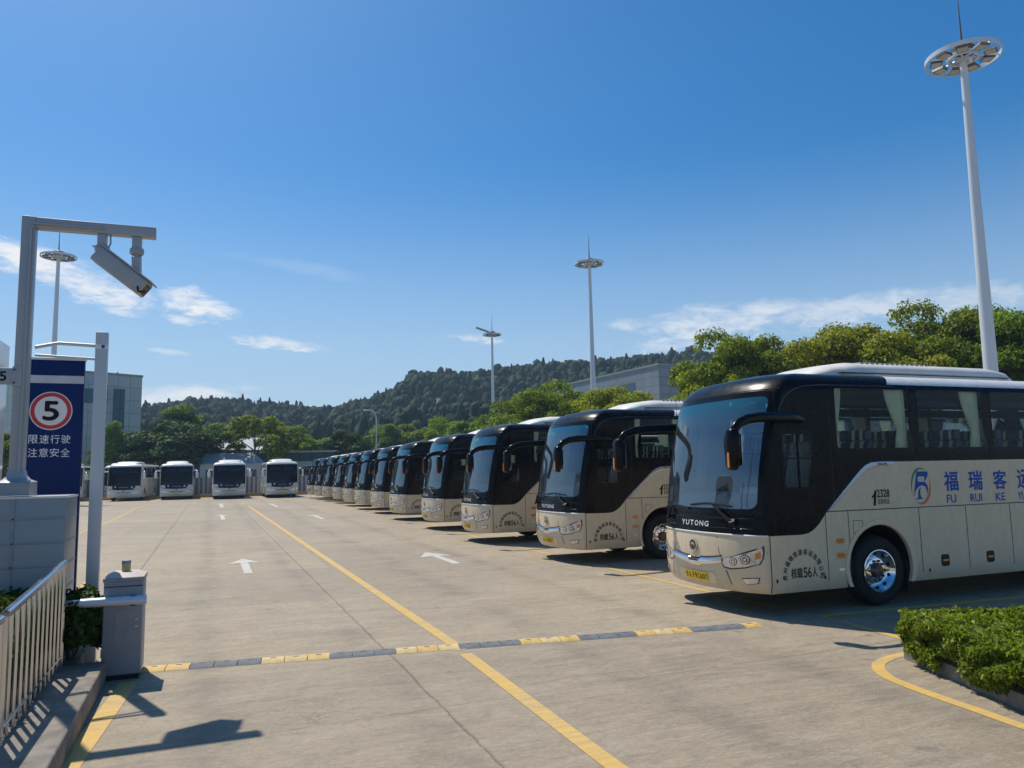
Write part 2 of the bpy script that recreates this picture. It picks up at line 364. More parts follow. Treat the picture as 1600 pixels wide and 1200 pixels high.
leaf_mat('leaf_forest', (.013, .038, .020), (.058, .10, .036), .15, .8)

# ------------------------------------------------------------------ mesh building
class MB:
    def __init__(s): s.v = []; s.f = []; s.m = []
    def add(s, vs, fs, m=0):
        o = len(s.v); s.v += [tuple(map(float, q)) for q in vs]
        s.f += [tuple(i + o for i in f) for f in fs]; s.m += [m] * len(fs); return s
    def box(s, x0, x1, y0, y1, z0, z1, m=0, bev=0.0):
        if bev <= 0:
            vs = [(x0, y0, z0), (x1, y0, z0), (x1, y1, z0), (x0, y1, z0), (x0, y0, z1), (x1, y0, z1), (x1, y1, z1), (x0, y1, z1)]
            return s.add(vs, [(0, 3, 2, 1), (4, 5, 6, 7), (0, 1, 5, 4), (1, 2, 6, 5), (2, 3, 7, 6), (3, 0, 4, 7)], m)
        import bmesh
        bm = bmesh.new(); bmesh.ops.create_cube(bm, size=1)
        for q in bm.verts: q.co = ((x0 + x1) / 2 + q.co.x * (x1 - x0), (y0 + y1) / 2 + q.co.y * (y1 - y0), (z0 + z1) / 2 + q.co.z * (z1 - z0))
        bmesh.ops.bevel(bm, geom=bm.edges[:], offset=bev, segments=3, affect='EDGES', profile=.5)
        bm.verts.ensure_lookup_table()
        s.add([q.co[:] for q in bm.verts], [[q.index for q in f.verts] for f in bm.faces], m); bm.free(); return s
    def tube(s, pts, radii, n=10, m=0, caps=True, squash=None):
        pts = [Vector(p) for p in pts]
        if not hasattr(radii, '__len__'): radii = [radii] * len(pts)
        vs = []; ref = Vector((0, 0, 1)) if abs((pts[-1] - pts[0]).normalized().z) < .9 else Vector((1, 0, 0))
        for i, p in enumerate(pts):
            d = (pts[min(i + 1, len(pts) - 1)] - pts[max(i - 1, 0)]).normalized()
            a = d.cross(ref)
            a = a.normalized() if a.length > 1e-5 else Vector((1, 0, 0)); b = a.cross(d).normalized(); ref = b
            sa, sb = squash if squash else (1, 1)
            for k in range(n):
                q = 2 * math.pi * k / n
                vs.append(p + (a * math.cos(q) * sa + b * math.sin(q) * sb) * radii[i])
        fs = [(i * n + k, i * n + (k + 1) % n, (i + 1) * n + (k + 1) % n, (i + 1) * n + k) for i in range(len(pts) - 1) for k in range(n)]
        if caps: fs += [tuple(range(n))[::-1], tuple((len(pts) - 1) * n + k for k in range(n))]
        return s.add(vs, fs, m)
    def lathe(s, prof, n=32, axis='z', c=(0, 0, 0), m=0):
        """prof: (radius, height) pairs"""
        vs = []
        for r, h in prof:
            for k in range(n):
                a = 2 * math.pi * k / n; p, q = r * math.cos(a), r * math.sin(a)
                vs.append({'z': (c[0] + p, c[1] + q, c[2] + h), 'y': (c[0] + p, c[1] + h, c[2] + q), 'x': (c[0] + h, c[1] + p, c[2] + q)}[axis])
        fs = [(i * n + k, i * n + (k + 1) % n, (i + 1) * n + (k + 1) % n, (i + 1) * n + k) for i in range(len(prof) - 1) for k in range(n)]
        return s.add(vs, fs, m)
    def prism(s, poly, y0, y1, axis='y', m=0):
        n = len(poly)
        f = {'y': lambda a, b, h: (a, h, b), 'z': lambda a, b, h: (a, b, h), 'x': lambda a, b, h: (h, a, b)}[axis]
        vs = [f(a, b, y0) for a, b in poly] + [f(a, b, y1) for a, b in poly]
        return s.add(vs, [tuple(range(n)), tuple(range(2 * n - 1, n - 1, -1))] + [(i, i + n, (i + 1) % n + n, (i + 1) % n) for i in range(n)], m)
    def build(s, name, mats, parent=None, smooth=35, loc=None):
        me = bpy.data.meshes.new(name); me.from_pydata(s.v, [], s.f)
        for q in (mats if isinstance(mats, (list, tuple)) else [mats]): me.materials.append(MATS[q])
        if any(s.m): me.polygons.foreach_set('material_index', s.m)
        if smooth:
            me.polygons.foreach_set('use_smooth', [True] * len(me.polygons)); me.set_sharp_from_angle(angle=rad(smooth))
        import bmesh
        bm = bmesh.new(); bm.from_mesh(me); bmesh.ops.recalc_face_normals(bm, faces=bm.faces) if s_recalc[0] else None; bm.to_mesh(me); bm.free()
        me.update()
        return link(name, me, parent, loc)
s_recalc = [True]
def link(name, data, parent=None, loc=None):
    o = bpy.data.objects.new(name, data); COL.objects.link(o)
    if parent: o.parent = parent
    if loc is not None: o.location = loc
    return o
def tag(o, label, cat, group=None):
    o['label'] = label; o['category'] = cat
    if group: o['group'] = group
    return o
def kind(o, k): o['kind'] = k; return o
def thing(name, label, cat, loc=(0, 0, 0), rz=0.0, group=None):
    o = link(name, None, None, loc); o.rotation_euler = (0, 0, rz); o.empty_display_size = .3
    return tag(o, label, cat, group)
def kids(o): return [c for c in COL.objects if c.parent == o]
def dup(root, loc, rz, label, skip=(), scale=None):
    r = root.copy(); COL.objects.link(r); r.location = loc; r.rotation_euler = (0, 0, rz); r['label'] = label
    if scale: r.scale = scale
    for c in TREE[root.name]:
        if c[0].name.split('.')[0] in skip: continue
        k = c[0].copy(); COL.objects.link(k); k.parent = r
        for g in c[1]:
            q = g.copy(); COL.objects.link(q); q.parent = k
    return r
TREE = {}
def remember(root):
    ch = {}
    for o in COL.objects:
        if o.parent: ch.setdefault(o.parent.name, []).append(o)
    TREE[root.name] = [(c, ch.get(c.name, [])) for c in ch.get(root.name, [])]
def rr(x0, x1, z0, z1, r, n=6):
    """rounded rectangle, counter-clockwise, (n+1)*4 points plus edge midpoints"""
    p = []
    for cx, cz, a0 in ((x1 - r, z1 - r, 0), (x0 + r, z1 - r, 90), (x0 + r, z0 + r, 180), (x1 - r, z0 + r, 270)):
        for k in range(n + 1):
            a = rad(a0 + 90 * k / n); p.append((cx + r * math.cos(a), cz + r * math.sin(a)))
    return p
def densify(p, step):
    o = []
    for i, a in enumerate(p):
        b = p[(i + 1) % len(p)]; L = math.hypot(b[0] - a[0], b[1] - a[1]); k = max(1, int(L / step))
        o += [(a[0] + (b[0] - a[0]) * j / k, a[1] + (b[1] - a[1]) * j / k) for j in range(k)]
    return o
def patch(mb, poly, surf, rings=1, m=0, c=None):
    n = len(poly); c = c or (sum(p[0] for p in poly) / n, sum(p[1] for p in poly) / n)
    vs = [surf(*c)]; fs = []
    for r in range(1, rings + 1):
        k = r / rings; vs += [surf(c[0] + (a - c[0]) * k, c[1] + (b - c[1]) * k) for a, b in poly]
    fs = [(0, 1 + i, 1 + (i + 1) % n) for i in range(n)]
    for r in range(1, rings):
        o = 1 + (r - 1) * n
        fs += [(o + i, o + n + i, o + n + (i + 1) % n, o + (i + 1) % n) for i in range(n)]
    return mb.add(vs, fs, m)
def ringband(mb, inner, outer, surf, m=0):
    n = len(inner); vs = [surf(*p) for p in inner] + [surf(*p) for p in outer]
    return mb.add(vs, [(i, n + i, n + (i + 1) % n, (i + 1) % n) for i in range(n)], m)
_TX = {}
def text2d(s, size=1.0, bold=0.0, width=1.0, align='CENTER'):
    """outlines of a word as flat triangles, from Blender's own built-in font"""
    key = (s, bold)
    if key not in _TX:
        cu = bpy.data.curves.new('word', 'FONT'); cu.body = s; cu.size = 1; cu.offset = bold; cu.resolution_u = 4
        o = bpy.data.objects.new('word', cu); COL.objects.link(o)
        bpy.context.view_layer.update()
        dg = bpy.context.evaluated_depsgraph_get(); me = bpy.data.meshes.new_from_object(o.evaluated_get(dg))
        _TX[key] = ([v.co[:2] for v in me.vertices], [tuple(p.vertices) for p in me.polygons])
        bpy.data.meshes.remove(me); bpy.data.objects.remove(o); bpy.data.curves.remove(cu)
    vs, fs = _TX[key]
    xs = [v[0] for v in vs]; ys = [v[1] for v in vs]
    cx = (min(xs) + max(xs)) / 2; cyy = (min(ys) + max(ys)) / 2
    return [((x - cx) * size * width, (y - cyy) * size) for x, y in vs], fs, ((max(xs) - min(xs)) * size * width, (max(ys) - min(ys)) * size)
def fit_text(s, w, h, bold=0.0):
    vs, fs, (tw, th) = text2d(s, 1, bold)
    return [(x * w / tw, y * h / th) for x, y in vs], fs

exec_order = []
# ------------------------------------------------------------------ ground, paint
def build_ground():
    mb = MB(); mb.add([(-60, -60, 0), (60, -60, 0), (60, 88, 0), (-60, 88, 0)], [(0, 1, 2, 3)])
    kind(mb.build('parking_ground', 'brushed_concrete', smooth=0), 'structure')
    R = 700
    mb = MB(); mb.add([(-R, -R, -.03), (R, -R, -.03), (R, R, -.03), (-R, R, -.03)], [(0, 1, 2, 3)])
    kind(mb.build('terrain', 'field_ground', smooth=0), 'structure')
def strip(name, pts, w, m='yellow_paint', z=.004):
    """painted line along a polyline"""
    P = [Vector((p[0], p[1])) for p in pts]; L = []; Rr = []
    for i, p in enumerate(P):
        d = (P[min(i + 1, len(P) - 1)] - P[max(i - 1, 0)]).normalized(); n = Vector((-d.y, d.x))
        L.append((*(p + n * w / 2), z)); Rr.append((*(p - n * w / 2), z))
    mb = MB(); k = len(P)
    mb.add(L + Rr, [(i, i + 1, k + i + 1, k + i) for i in range(k - 1)])
    return kind(mb.build(name, m, smooth=0), 'structure')
def arrow(x, y0, y1, w=.17, hw=.36, hl=.95):
    mb = MB(); yh = y1 - hl
    mb.add([(x - w / 2, y0, .005), (x + w / 2, y0, .005), (x + w / 2, yh, .005), (x - w / 2, yh, .005)], [(0, 1, 2, 3)])
    mb.add([(x - hw, yh - .12, .005), (x, yh, .005), (x + hw, yh - .12, .005), (x, y1, .005)], [(0, 1, 3), (1, 2, 3)])
    return kind(mb.build('lane_arrow_marking', 'white_paint', smooth=0), 'structure')
def build_markings():
    P = [G(x, y)[:2] for x, y in ((980 + 120, 1283), (962, 1200), (703, 1003), (500, 866.5), (388, 790.5))]
    ys = np.linspace(P[0][1], P[4][1], 60); xs = np.interp(ys, [p[1] for p in P], [p[0] for p in P])
    br = [i for i, y in enumerate(ys) if y < 8.8][-1]
    strip('lane_line_marking', [(xs[i], ys[i]) for i in range(br + 1)] + [(float(np.interp(8.85, ys, xs)), 8.85)], .155)
    strip('lane_line_marking', [(float(np.interp(9.04, ys, xs)), 9.04)] + [(xs[i], ys[i]) for i in range(br + 1, 60) if ys[i] > 9.1], .155)
    strip('bay_line_marking', [(7.95, 9.5), (7.98, 13), (8.08, 24), (8.7, 38), (9.0, 75)], .12, 'yellow_paint_dull')
    strip('bay_line_marking', [(7.86, 7.0), (8.03, 8.75), (19, 8.15)], .15, 'yellow_paint')
    strip('bay_line_marking', [(8.1, 13.9), (19, 13.9)], .12, 'yellow_paint_dull')
    strip('edge_line_marking', [(-.85, 3.0), (-.93, 6.75), (-.73, 9.2)], .18)
    strip('edge_line_marking', [tuple(G(x, y)[:2]) for x, y in ((121, 927), (137, 909), (160, 904))], .16, 'yellow_paint_dull')
    strip('edge_line_marking', [tuple(G(x, y)[:2]) for x, y in ((100, 839), (124.7, 833), (174, 814), (213.8, 794), (232, 788))], .13, 'yellow_paint_dull')
    for (xa, ya, xb, yb, w_, h_) in ((387, 896, 380, 873, .18, .37), (712, 881, 667, 863, .2, .42), (349, 812, 346, 804.5, .2, .4), (505, 811, 488, 804.5, .2, .4), (347, 793, 345, 787, .22, .4), (432, 792, 424, 787, .22, .4)):
        a, b = G(xa, ya), G(xb, yb); arrow((a[0] + b[0]) / 2, a[1], b[1], w_, h_, min(1.0, (b[1] - a[1]) * .35))
    # yellow line round the planted island
    K = [Vector(G(x, y)[:2]) for x, y in ((1480, 1016), (1432, 1020), (1398, 1026), (1376, 1035), (1373, 1044), (1384, 1056), (1412, 1069), (1460, 1087), (1530, 1111), (1600, 1136), (1760, 1190))]
    pts = []
    for a in range(len(K) - 1):
        p0, p1, p2, p3 = K[max(a - 1, 0)], K[a], K[a + 1], K[min(a + 2, len(K) - 1)]
        for k in range(6):
            u = k / 6; pts.append(tuple(.5 * ((2 * p1) + (p2 - p0) * u + (2 * p0 - 5 * p1 + 4 * p2 - p3) * u * u + (3 * p1 - p0 - 3 * p2 + p3) * u ** 3)))
    pts.append(tuple(K[-1]))
    strip('island_line_marking', pts, .13)
def build_speed_bump():
    A = np.array(G(222, 1047)[:2]); B = np.array(G(1185, 977)[:2]); n = 30
    r = thing('speed_bump', 'low rubber speed bump of yellow and black blocks across both lanes', 'speed bump', (A[0], A[1], 0), math.atan2(B[1] - A[1], B[0] - A[0]))
    L = float(np.hypot(*(B - A))); w = L / n; rng = random.Random(3)
    pat = 'yybbbppybbbpypbbbypybbbypybbbypyp'
    for i in range(n):
        k = pat[i]; mb = MB(); x0, x1 = i * w + .004, (i + 1) * w - .004; j = rng.uniform(-.006, .006)
        prof = [(-.135 + j, .002), (-.12 + j, .010), (-.055 + j, .030), (.055 + j, .030), (.12 + j, .010), (.135 + j, .002)]
        mb.prism(prof, x0, x1, 'x')
        mb.box(x0 + w * .36, x1 - w * .36, -.012 + j, .02 + j, .0285, .0308, 1)
        mb.build('rubber_block', [{'y': 'yellow_block', 'b': 'black_block', 'p': 'yellow_block_pale'}[k], 'seam'], r, smooth=20)
# ------------------------------------------------------------------ coach
Wd = 1.25
FZZ = [.32, .36, .45, .6, 1.0, 1.12, 1.5, 2.0, 2.55, 3.0, 3.2, 3.33, 3.42, 3.47, 3.5]
FZU = [.10, .07, .03, .0, .0, .015, .07, .15, .26, .38, .46, .55, .67, .80, 1.0]
def fz(z): return float(np.interp(z, FZZ, FZU))
def dz(z): return float(np.interp(z, [0, 1.1, 2, 4], [.38, .38, .33, .33]))
def inset(z):
    if z < .5: return .035 * ((.5 - z) / .18) ** 2
    if z > 3.2: return .33 * (1 - math.sqrt(max(0, 1 - min(1, (z - 3.2) / .3) ** 2)))
    return 0.0
def bulge(t):
    t = min(1, abs(t)); return .5 * t * t + .5 * (1 - math.sqrt(max(0, 1 - t ** 4)))
def sf0(t, z): return Vector((fz(z) + dz(z) * bulge(t), t * (Wd - inset(z)), z))
def SF(o):
    def f(t, z):
        t = max(-.999, min(.999, t)); e = .004
        a = sf0(min(.9995, t + e), z) - sf0(max(-.9995, t - e), z); b = sf0(t, z + e) - sf0(t, z - e)
        n = a.cross(b).normalized()
        if n.x > 0: n = -n
        return sf0(t, z) + n * o
    return f
def SS(o, side=-1): return lambda u, z: Vector((u, side * (Wd - inset(z) + o), z))
WIN = [(1.71, 3.23), (3.38, 4.86), (5.02, 6.50), (6.66, 8.14), (8.30, 9.78), (9.94, 11.3)]
WZ = (2.32, 3.29)
REAR = 11.9
AX = (2.45, 8.7); ARC_R, ARC_Z = .64, .58
def shell(mb, windows, wz, wsz=(1.43, 3.2), driver=True):
    ts = sorted(set([round(math.sin(a * math.pi / 2), 4) for a in np.linspace(-1, 1, 31)] + [-.955, .955]))
    L = [.32, .36, .42, .5, .65, .8, 1.0, 1.12, 1.28, 1.43, 1.6, 1.79, 2.0, 2.14, 2.32, 2.45, 2.6, 2.8, 3.0, 3.2, 3.29, 3.36, 3.42, 3.46, 3.485, 3.497, 3.5]
    us = [.70, 1.26, 1.5]
    for a, b in windows: us += [a, b]
    for c in AX:
        us += [c + ARC_R * math.cos(rad(x)) for x in range(0, 181, 12)] + [c - ARC_R - .004, c + ARC_R + .004]
    us += [REAR - .3]; us = sorted(set(round(u, 4) for u in us))
    def arch(u):
        for c in AX:
            d = abs(u - c)
            if d <= ARC_R + 1e-3: return ARC_Z + math.sqrt(max(0, ARC_R ** 2 - d * d))
        return .32
    nT = len(ts); nU = len(us)
    def row(k):
        z = L[k]; w = Wd - inset(z); r = []
        for t in ts: p = sf0(t, z); r.append((p.x, p.y, p.z))
        seam = fz(z) + dz(z)
        def side(s):
            q = []
            for j, u in enumerate(us):
                uu = max(u, seam + .015 * (j + 1)) if u < 1.7 else u
                zz = z; a = arch(u)
                if a > .33 and z < 1.43: zz = a + (z - .32) * (1.43 - a) / (1.43 - .32)
                q.append((uu, s * w, zz))
            return q
        sp = side(1); rear = []
        for a in (0, 30, 60, 90): rear.append((REAR - .15 + .15 * math.sin(rad(a)), w - .15 * (1 - math.cos(rad(a))), z))
        rear2 = [(x, -y, zz) for x, y, zz in reversed(rear)]
        return r + sp + rear + rear2 + side(-1)[::-1]
    rows = [row(k) for k in range(len(L))]; n = len(rows[0]); vs = [p for r in rows for p in r]; fs = []
    for k in range(len(L) - 1):
        z0, z1 = L[k], L[k + 1]; zc = (z0 + z1) / 2
        for i in range(n):
            j = (i + 1) % n
            if i < nT - 1 and wsz[0] < zc < wsz[1] and -.955 < (ts[i] + ts[i + 1]) / 2 < .955: continue
            ia, ib = i - nT, j - nT
            onside = 0 <= ia < nU - 1 or (n - nU <= i < n - 1)
            if onside:
                ua = (us[ia] + us[ia + 1]) / 2 if ia < nU and ia >= 0 and ia + 1 < nU else (us[n - 1 - i] + us[n - 2 - i]) / 2
                if wz[0] < zc < wz[1] and any(a < ua < b for a, b in windows): continue
                if driver and i >= n - nU and .70 < ua < 1.26 and 1.79 < zc < 2.6: continue
            fs.append((k * n + i, k * n + j, (k + 1) * n + j, (k + 1) * n + i))
    mb.add(vs, fs)
    # roof: chords between mirrored outline points, slightly crowned
    top = rows[-1]; pairs = [((nT - 1) // 2 - k, nT // 2 + (nT + 1) % 2 * 0 + k) for k in range(0)]
    left = top[:nT][::-1][:]            # t from +1 to -1
    order = []
    h = nT // 2
    for k in range(h + (nT % 2)):
        i0, i1 = h - k if nT % 2 else h - 1 - k, h + k
        order.append((top[i0], top[i1]))
    m_ = nU + 4
    for k in range(m_):
        order.append((top[n - 1 - k], top[nT + k]))
    K = 9; vs = []; fs = []
    for a, b in order:
        half = abs(b[1]); cr = .055 * (half / .92) ** 2
        for j in range(K):
            s = j / (K - 1); vs.append((a[0] + (b[0] - a[0]) * s, a[1] + (b[1] - a[1]) * s, a[2] + cr * (1 - (2 * s - 1) ** 2)))
    for i in range(len(order) - 1):
        for j in range(K - 1):
            fs.append((i * K + j, i * K + j + 1, (i + 1) * K + j + 1, (i + 1) * K + j))
    mb.add(vs, fs)
def underside(mb, m):
    mb.box(.5, AX[0] - .68, -1.16, 1.16, .34, .42, m); mb.box(AX[0] - .68, AX[0] + .68, -.75, .75, .36, .9, m)
    mb.box(AX[0] + .68, AX[1] - .68, -1.16, 1.16, .34, .42, m); mb.box(AX[1] - .68, AX[1] + .68, -.6, .6, .36, .9, m)
    mb.box(AX[1] + .68, REAR - .2, -1.16, 1.16, .34, .42, m)
def wheel(parent, u, side, dual=False):
    w = MB(); R = .515; s = side
    y0 = s * 1.20
    prof = [(.30, -.02), (.335, .0), (.40, .008), (.455, .005), (.488, -.012), (.505, -.04), (R, -.07), (R, -.23), (.505, -.26), (.46, -.29), (.30, -.30)]
    prof = [(r, s * h) for r, h in prof]
    tyre = MB().lathe(prof, 48, 'y', (0, y0, 0))
    for rr_ in (.36, .42, .47):       # sidewall ribs
        tyre.lathe([(rr_, s * .004), (rr_ + .006, s * .014), (rr_ + .012, s * .004)], 48, 'y', (0, y0, 0))
    for k in range(4):                # tread grooves
        h = -.09 - .04 * k; tyre.lathe([(R + .002, s * h), (R + .002, s * (h - .012))], 48, 'y', (0, y0, 0), 1)
    root = link('wheel', None, parent, (u, 0, R)); root.empty_display_size = .1
    tyre.build('tyre', ['rubber', 'underbody'], root, 40)
    rim = MB()
    dish = [(.305, .0), (.315, .012), (.300, .016), (.288, .0), (.272, -.04), (.235, -.075), (.195, -.085), (.192, -.062), (.175, -.055), (.115, -.055), (.112, -.08)]
    if side and dual: dish = [(.305, .0), (.315, .012), (.300, .016), (.285, -.01), (.25, -.11), (.2, -.14), (.195, -.12), (.115, -.12), (.112, -.13)]
    rim.lathe([(r, s * h) for r, h in dish], 48, 'y', (0, y0, 0), 0)
    hub = -.055 if not dual else -.12
    rim.lathe([(.118, s * (hub - .03)), (.118, s * (hub + .012)), (.10, s * (hub + .03)), (.085, s * (hub + .05)), (.0, s * (hub + .055))], 32, 'y', (0, y0, 0), 1)
    for k in range(10):
        a = 2 * math.pi * k / 10; cx, cz = .146 * math.cos(a), .146 * math.sin(a)
        rim.lathe([(.017, s * hub), (.017, s * (hub + .02)), (.010, s * (hub + .034)), (0, s * (hub + .034))], 8, 'y', (cx, y0, cz), 1)
        a += math.pi / 10; d0 = -.055 if not dual else -.10
        if not dual:
            rr0 = .250; c = Vector((rr0 * math.cos(a), y0 + s * -.058, rr0 * math.sin(a)))
            nrm = Vector((-math.cos(a) * .65, s * .75, -math.sin(a) * .65)).normalized(); tx = Vector((-math.sin(a), 0, math.cos(a))); ty = nrm.cross(tx)
            ring = [c + nrm * .010 + tx * .027 * math.cos(q) + ty * .021 * math.sin(q) for q in np.linspace(0, 2 * math.pi, 13)[:-1]]
            rim.add(ring, [tuple(range(12))], 2)
    rim.build('rim', ['chrome', 'lamp_dark', 'underbody'], root, 30)
    MB().lathe([(.0, s * -.1), (.29, s * -.1)], 32, 'y', (0, y0, 0)).lathe([(.0, s * -.28), (.32, s * -.28)], 32, 'y', (0, y0, 0)).build('brake_drum', 'underbody', root)
    return root
def wheel_arch(parent, u, side, lip):
    mb = MB(); n = 26; A = [rad(-24 + 228 * k / n) for k in range(n + 1)]
    def ring(r, o): return [(u + r * math.cos(a), side * (Wd + o), max(.33, ARC_Z + r * math.sin(a))) for a in A]
    P = [ring(ARC_R + .06, .002), ring(ARC_R + .055, .014), ring(ARC_R - .0, .016), ring(ARC_R - .02, .004), ring(ARC_R - .02, -.05)]
    k = n + 1; vs = [p for r in P for p in r]
    mb.add(vs, [(i * k + j, i * k + j + 1, (i + 1) * k + j + 1, (i + 1) * k + j) for i in range(len(P) - 1) for j in range(n)])
    W2 = [ring(ARC_R - .015, -.05), ring(ARC_R - .015, -.62)]; vs = [p for r in W2 for p in r]
    mb.add(vs, [(j, j + 1, k + j + 1, k + j) for j in range(n)], 1)
    back = [(u - ARC_R, side * .63, .34), (u + ARC_R, side * .63, .34), (u + ARC_R, side * .63, 1.25), (u - ARC_R, side * .63, 1.25)]
    mb.add(back, [(0, 1, 2, 3)], 1)
    mb.box(u + ARC_R - .09, u + ARC_R - .06, min(side * .85, side * 1.2), max(side * .85, side * 1.2), .16, .62, 1)   # mud flap
    mb.build('wheel_arch', [lip, 'underbody'], parent, 40)
def mirror(parent, side, housing_mat='black_gloss', light=True):
    root = link('mirror', None, parent); root.empty_display_size = .1
    a = MB(); s = side
    pts = [(1.12, 1.245, 2.78), (.98, 1.30, 2.80), (.8, 1.36, 2.805), (.45, 1.43, 2.80), (.15, 1.49, 2.79), (-.08, 1.53, 2.76), (-.25, 1.55, 2.70), (-.34, 1.555, 2.60), (-.37, 1.555, 2.5)]
    a.tube([(x, s * y, z) for x, y, z in pts], [.05, .062, .068, .066, .064, .063, .062, .062, .06], 12, squash=(.75, 1.1))
    a.build('mirror_arm', housing_mat, root, 60)
    h = MB(); n = 20; secs = []
    for z, w, d, off in ((2.06, .03, .02, -.02), (2.075, .08, .05, -.02), (2.12, .105, .075, -.015), (2.25, .122, .09, 0), (2.42, .125, .095, .0), (2.54, .12, .09, .0), (2.6, .10, .075, .0), (2.63, .06, .045, .0), (2.635, .01, .01, 0)):
        secs.append([(-.36 + off + (d * 1.15 if math.cos(q) < 0 else d * .55) * (abs(math.cos(q)) ** .8) * (1 if math.cos(q) > 0 else -1), s * 1.555 + w * (abs(math.sin(q)) ** .8) * (1 if math.sin(q) > 0 else -1), z) for q in np.linspace(0, 2 * math.pi, n + 1)[:-1]])
    vs = [p for r in secs for p in r]
    h.add(vs, [(i * n + k, i * n + (k + 1) % n, (i + 1) * n + (k + 1) % n, (i + 1) * n + k) for i in range(len(secs) - 1) for k in range(n)] + [tuple(range(n))])
    h.build('mirror_housing', housing_mat, root, 60)
    g = MB().prism(rr(1.555 - .1, 1.555 + .1, 2.12, 2.56, .05), -.302, -.297, 'x') if s > 0 else MB().prism(rr(-1.655, -1.455, 2.12, 2.56, .05), -.302, -.297, 'x')
    g.build('mirror_glass', 'chrome', root)
    if light:
        m = MB(); vv = []
        for z in np.linspace(2.11, 2.31, 7):
            for q in (-.4, -.15, .1, .35):
                an = math.pi * 1.0 + (q + .45) * s * -1.0
                vv.append((-.36 - .015 + .112 * (abs(math.cos(an)) ** .8) * (1 if math.cos(an) > 0 else -1) - .003, s * 1.555 + (.06 * q / .35 - .045) * 1.0 * (-s) * -1 * (1 if s < 0 else -1), z))
        # amber repeater strip on the outer front of the housing
        x0 = -.475
        m.prism(rr(s * 1.575 - .018, s * 1.575 + .018, 2.10, 2.30, .015), x0, x0 + .06, 'x')
        m.build('indicator_light', 'amber', root)
    return root
def seat_mesh():
    mb = MB()
    def pad(x0, x1, y0, y1, z0, z1, m, lean=0.0, bev=.04):
        t = MB().box(x0, x1, y0, y1, z0, z1, m, bev)
        mb.add([(x + lean * (z - z0), y, z) for x, y, z in t.v], t.f, m)
    pad(-.24, .24, -.22, .22, .36, .50, 0)
    # backrest in vertical stripes: dark, cream, dark, cream, dark
    for i, (a, b, m) in enumerate(((-.22, -.13, 0), (-.13, -.05, 1), (-.05, .05, 0), (.05, .13, 1), (.13, .22, 0))):
        pad(.15, .27, a, b, .46, 1.02, m, .28, .02)
        pad(.29, .43, a * .86, b * .86, 1.03, 1.20, m, .1, .03)
    mb.box(-.2, .2, -.03, .03, 0, .36, 2)
    return mb
def curtain(parent, u0, u1, side, tie_right=True, m='curtain'):
    mb = MB(); n = 26; zs = [3.26, 3.1, 2.95, 2.8, 2.68, 2.6, 2.5, 2.34]
    wid = [1, .93, .80, .64, .50, .46, .52, .58]; vs = []
    for z, w in zip(zs, wid):
        for k in range(n + 1):
            s = k / n; uu = u1 - (u1 - u0) * w * (1 - s) if tie_right else u0 + (u1 - u0) * w * s
            vs.append((uu, side * (1.17 + .022 * math.sin(s * 13 * math.pi / 2 * 1.6)), z))
    mb.add(vs, [(i * (n + 1) + k, i * (n + 1) + k + 1, (i + 1) * (n + 1) + k + 1, (i + 1) * (n + 1) + k) for i in range(len(zs) - 1) for k in range(n)])
    return mb.build('curtain', m, parent, 80)
def lift(surf, u, z, k):
    if not k: return surf(u, z)
    p = surf(u, z); n = (surf(u + .002, z) - surf(u - .002, z)).cross(surf(u, z + .002) - surf(u, z - .002)).normalized()
    return p + n * (.0003 * k)
def lettering(parent, items, m, name='lettering'):
    """items: (text, u, z, w, h, bold, rot, surf)"""
    mb = MB()
    for (s, u, z, w, h, bold, rot, surf) in items:
        vs, fs = fit_text(s, w, h); c, q = math.cos(rot), math.sin(rot); bd = bold * h * 1.1
        for k, (ox, oy) in enumerate(((0, 0), (bd, 0), (-bd, 0), (0, bd), (0, -bd)) if bold > .009 else ((0, 0),)):
            ns = mb.add([lift(surf, u + (x + ox) * c - (y + oy) * q, z + (x + ox) * q + (y + oy) * c, k) for x, y in vs], fs)
    s_recalc[0] = False; o = mb.build(name, m, parent, smooth=0); s_recalc[0] = True
    return o
HL = [(-.47, .765), (-.70, .84), (-.905, .925), (-.968, .965), (-.972, .90), (-.965, .82), (-.94, .745), (-.80, .69), (-.62, .66), (-.53, .675)]
def headlight(parent, s):
    root = MB(); f = SF(.006); P = densify([(s * -t, z) for t, z in HL], .06)
    ctr = (s * .74, .785)
    patch(root, P, f, 3, 0, ctr)
    ringband(root, P, [(ctr[0] + (a - ctr[0]) * 1.06, ctr[1] + (b - ctr[1]) * 1.20) for a, b in P], SF(.002), 1)
    o = root.build('headlight', ['lamp_lens', 'lamp_dark'], parent, 50)
    for t, z, r in ((.655, .755, .060), (.80, .795, .068)):
        g = MB()
        for rr_, m in ((1.0, 1), (.80, 0), (.55, 1), (.30, 0)):
            patch(g, [(s * t + r * rr_ * .8 * math.cos(q), z + r * rr_ * math.sin(q)) for q in np.linspace(0, 2 * math.pi, 17)[:-1]], SF(.010 + .003 * (1 - rr_)), 1, m)
        g.build('projector', ['chrome', 'lamp_dark'], o)
    d = MB()
    patch(d, densify([(s * .905, .80), (s * .908, .885), (s * .955, .915), (s * .955, .825)], .03), SF(.010), 1, 0)
    d.build('turn_signal', 'amber', o)
    d = MB(); patch(d, densify([(s * .52, .72), (s * .57, .77), (s * .70, .815), (s * .86, .87), (s * .86, .885), (s * .70, .832), (s * .55, .78)], .03), SF(.010), 1, 0, (s * .70, .823)); d.build('light_bar', 'white_lens', o)
    return o
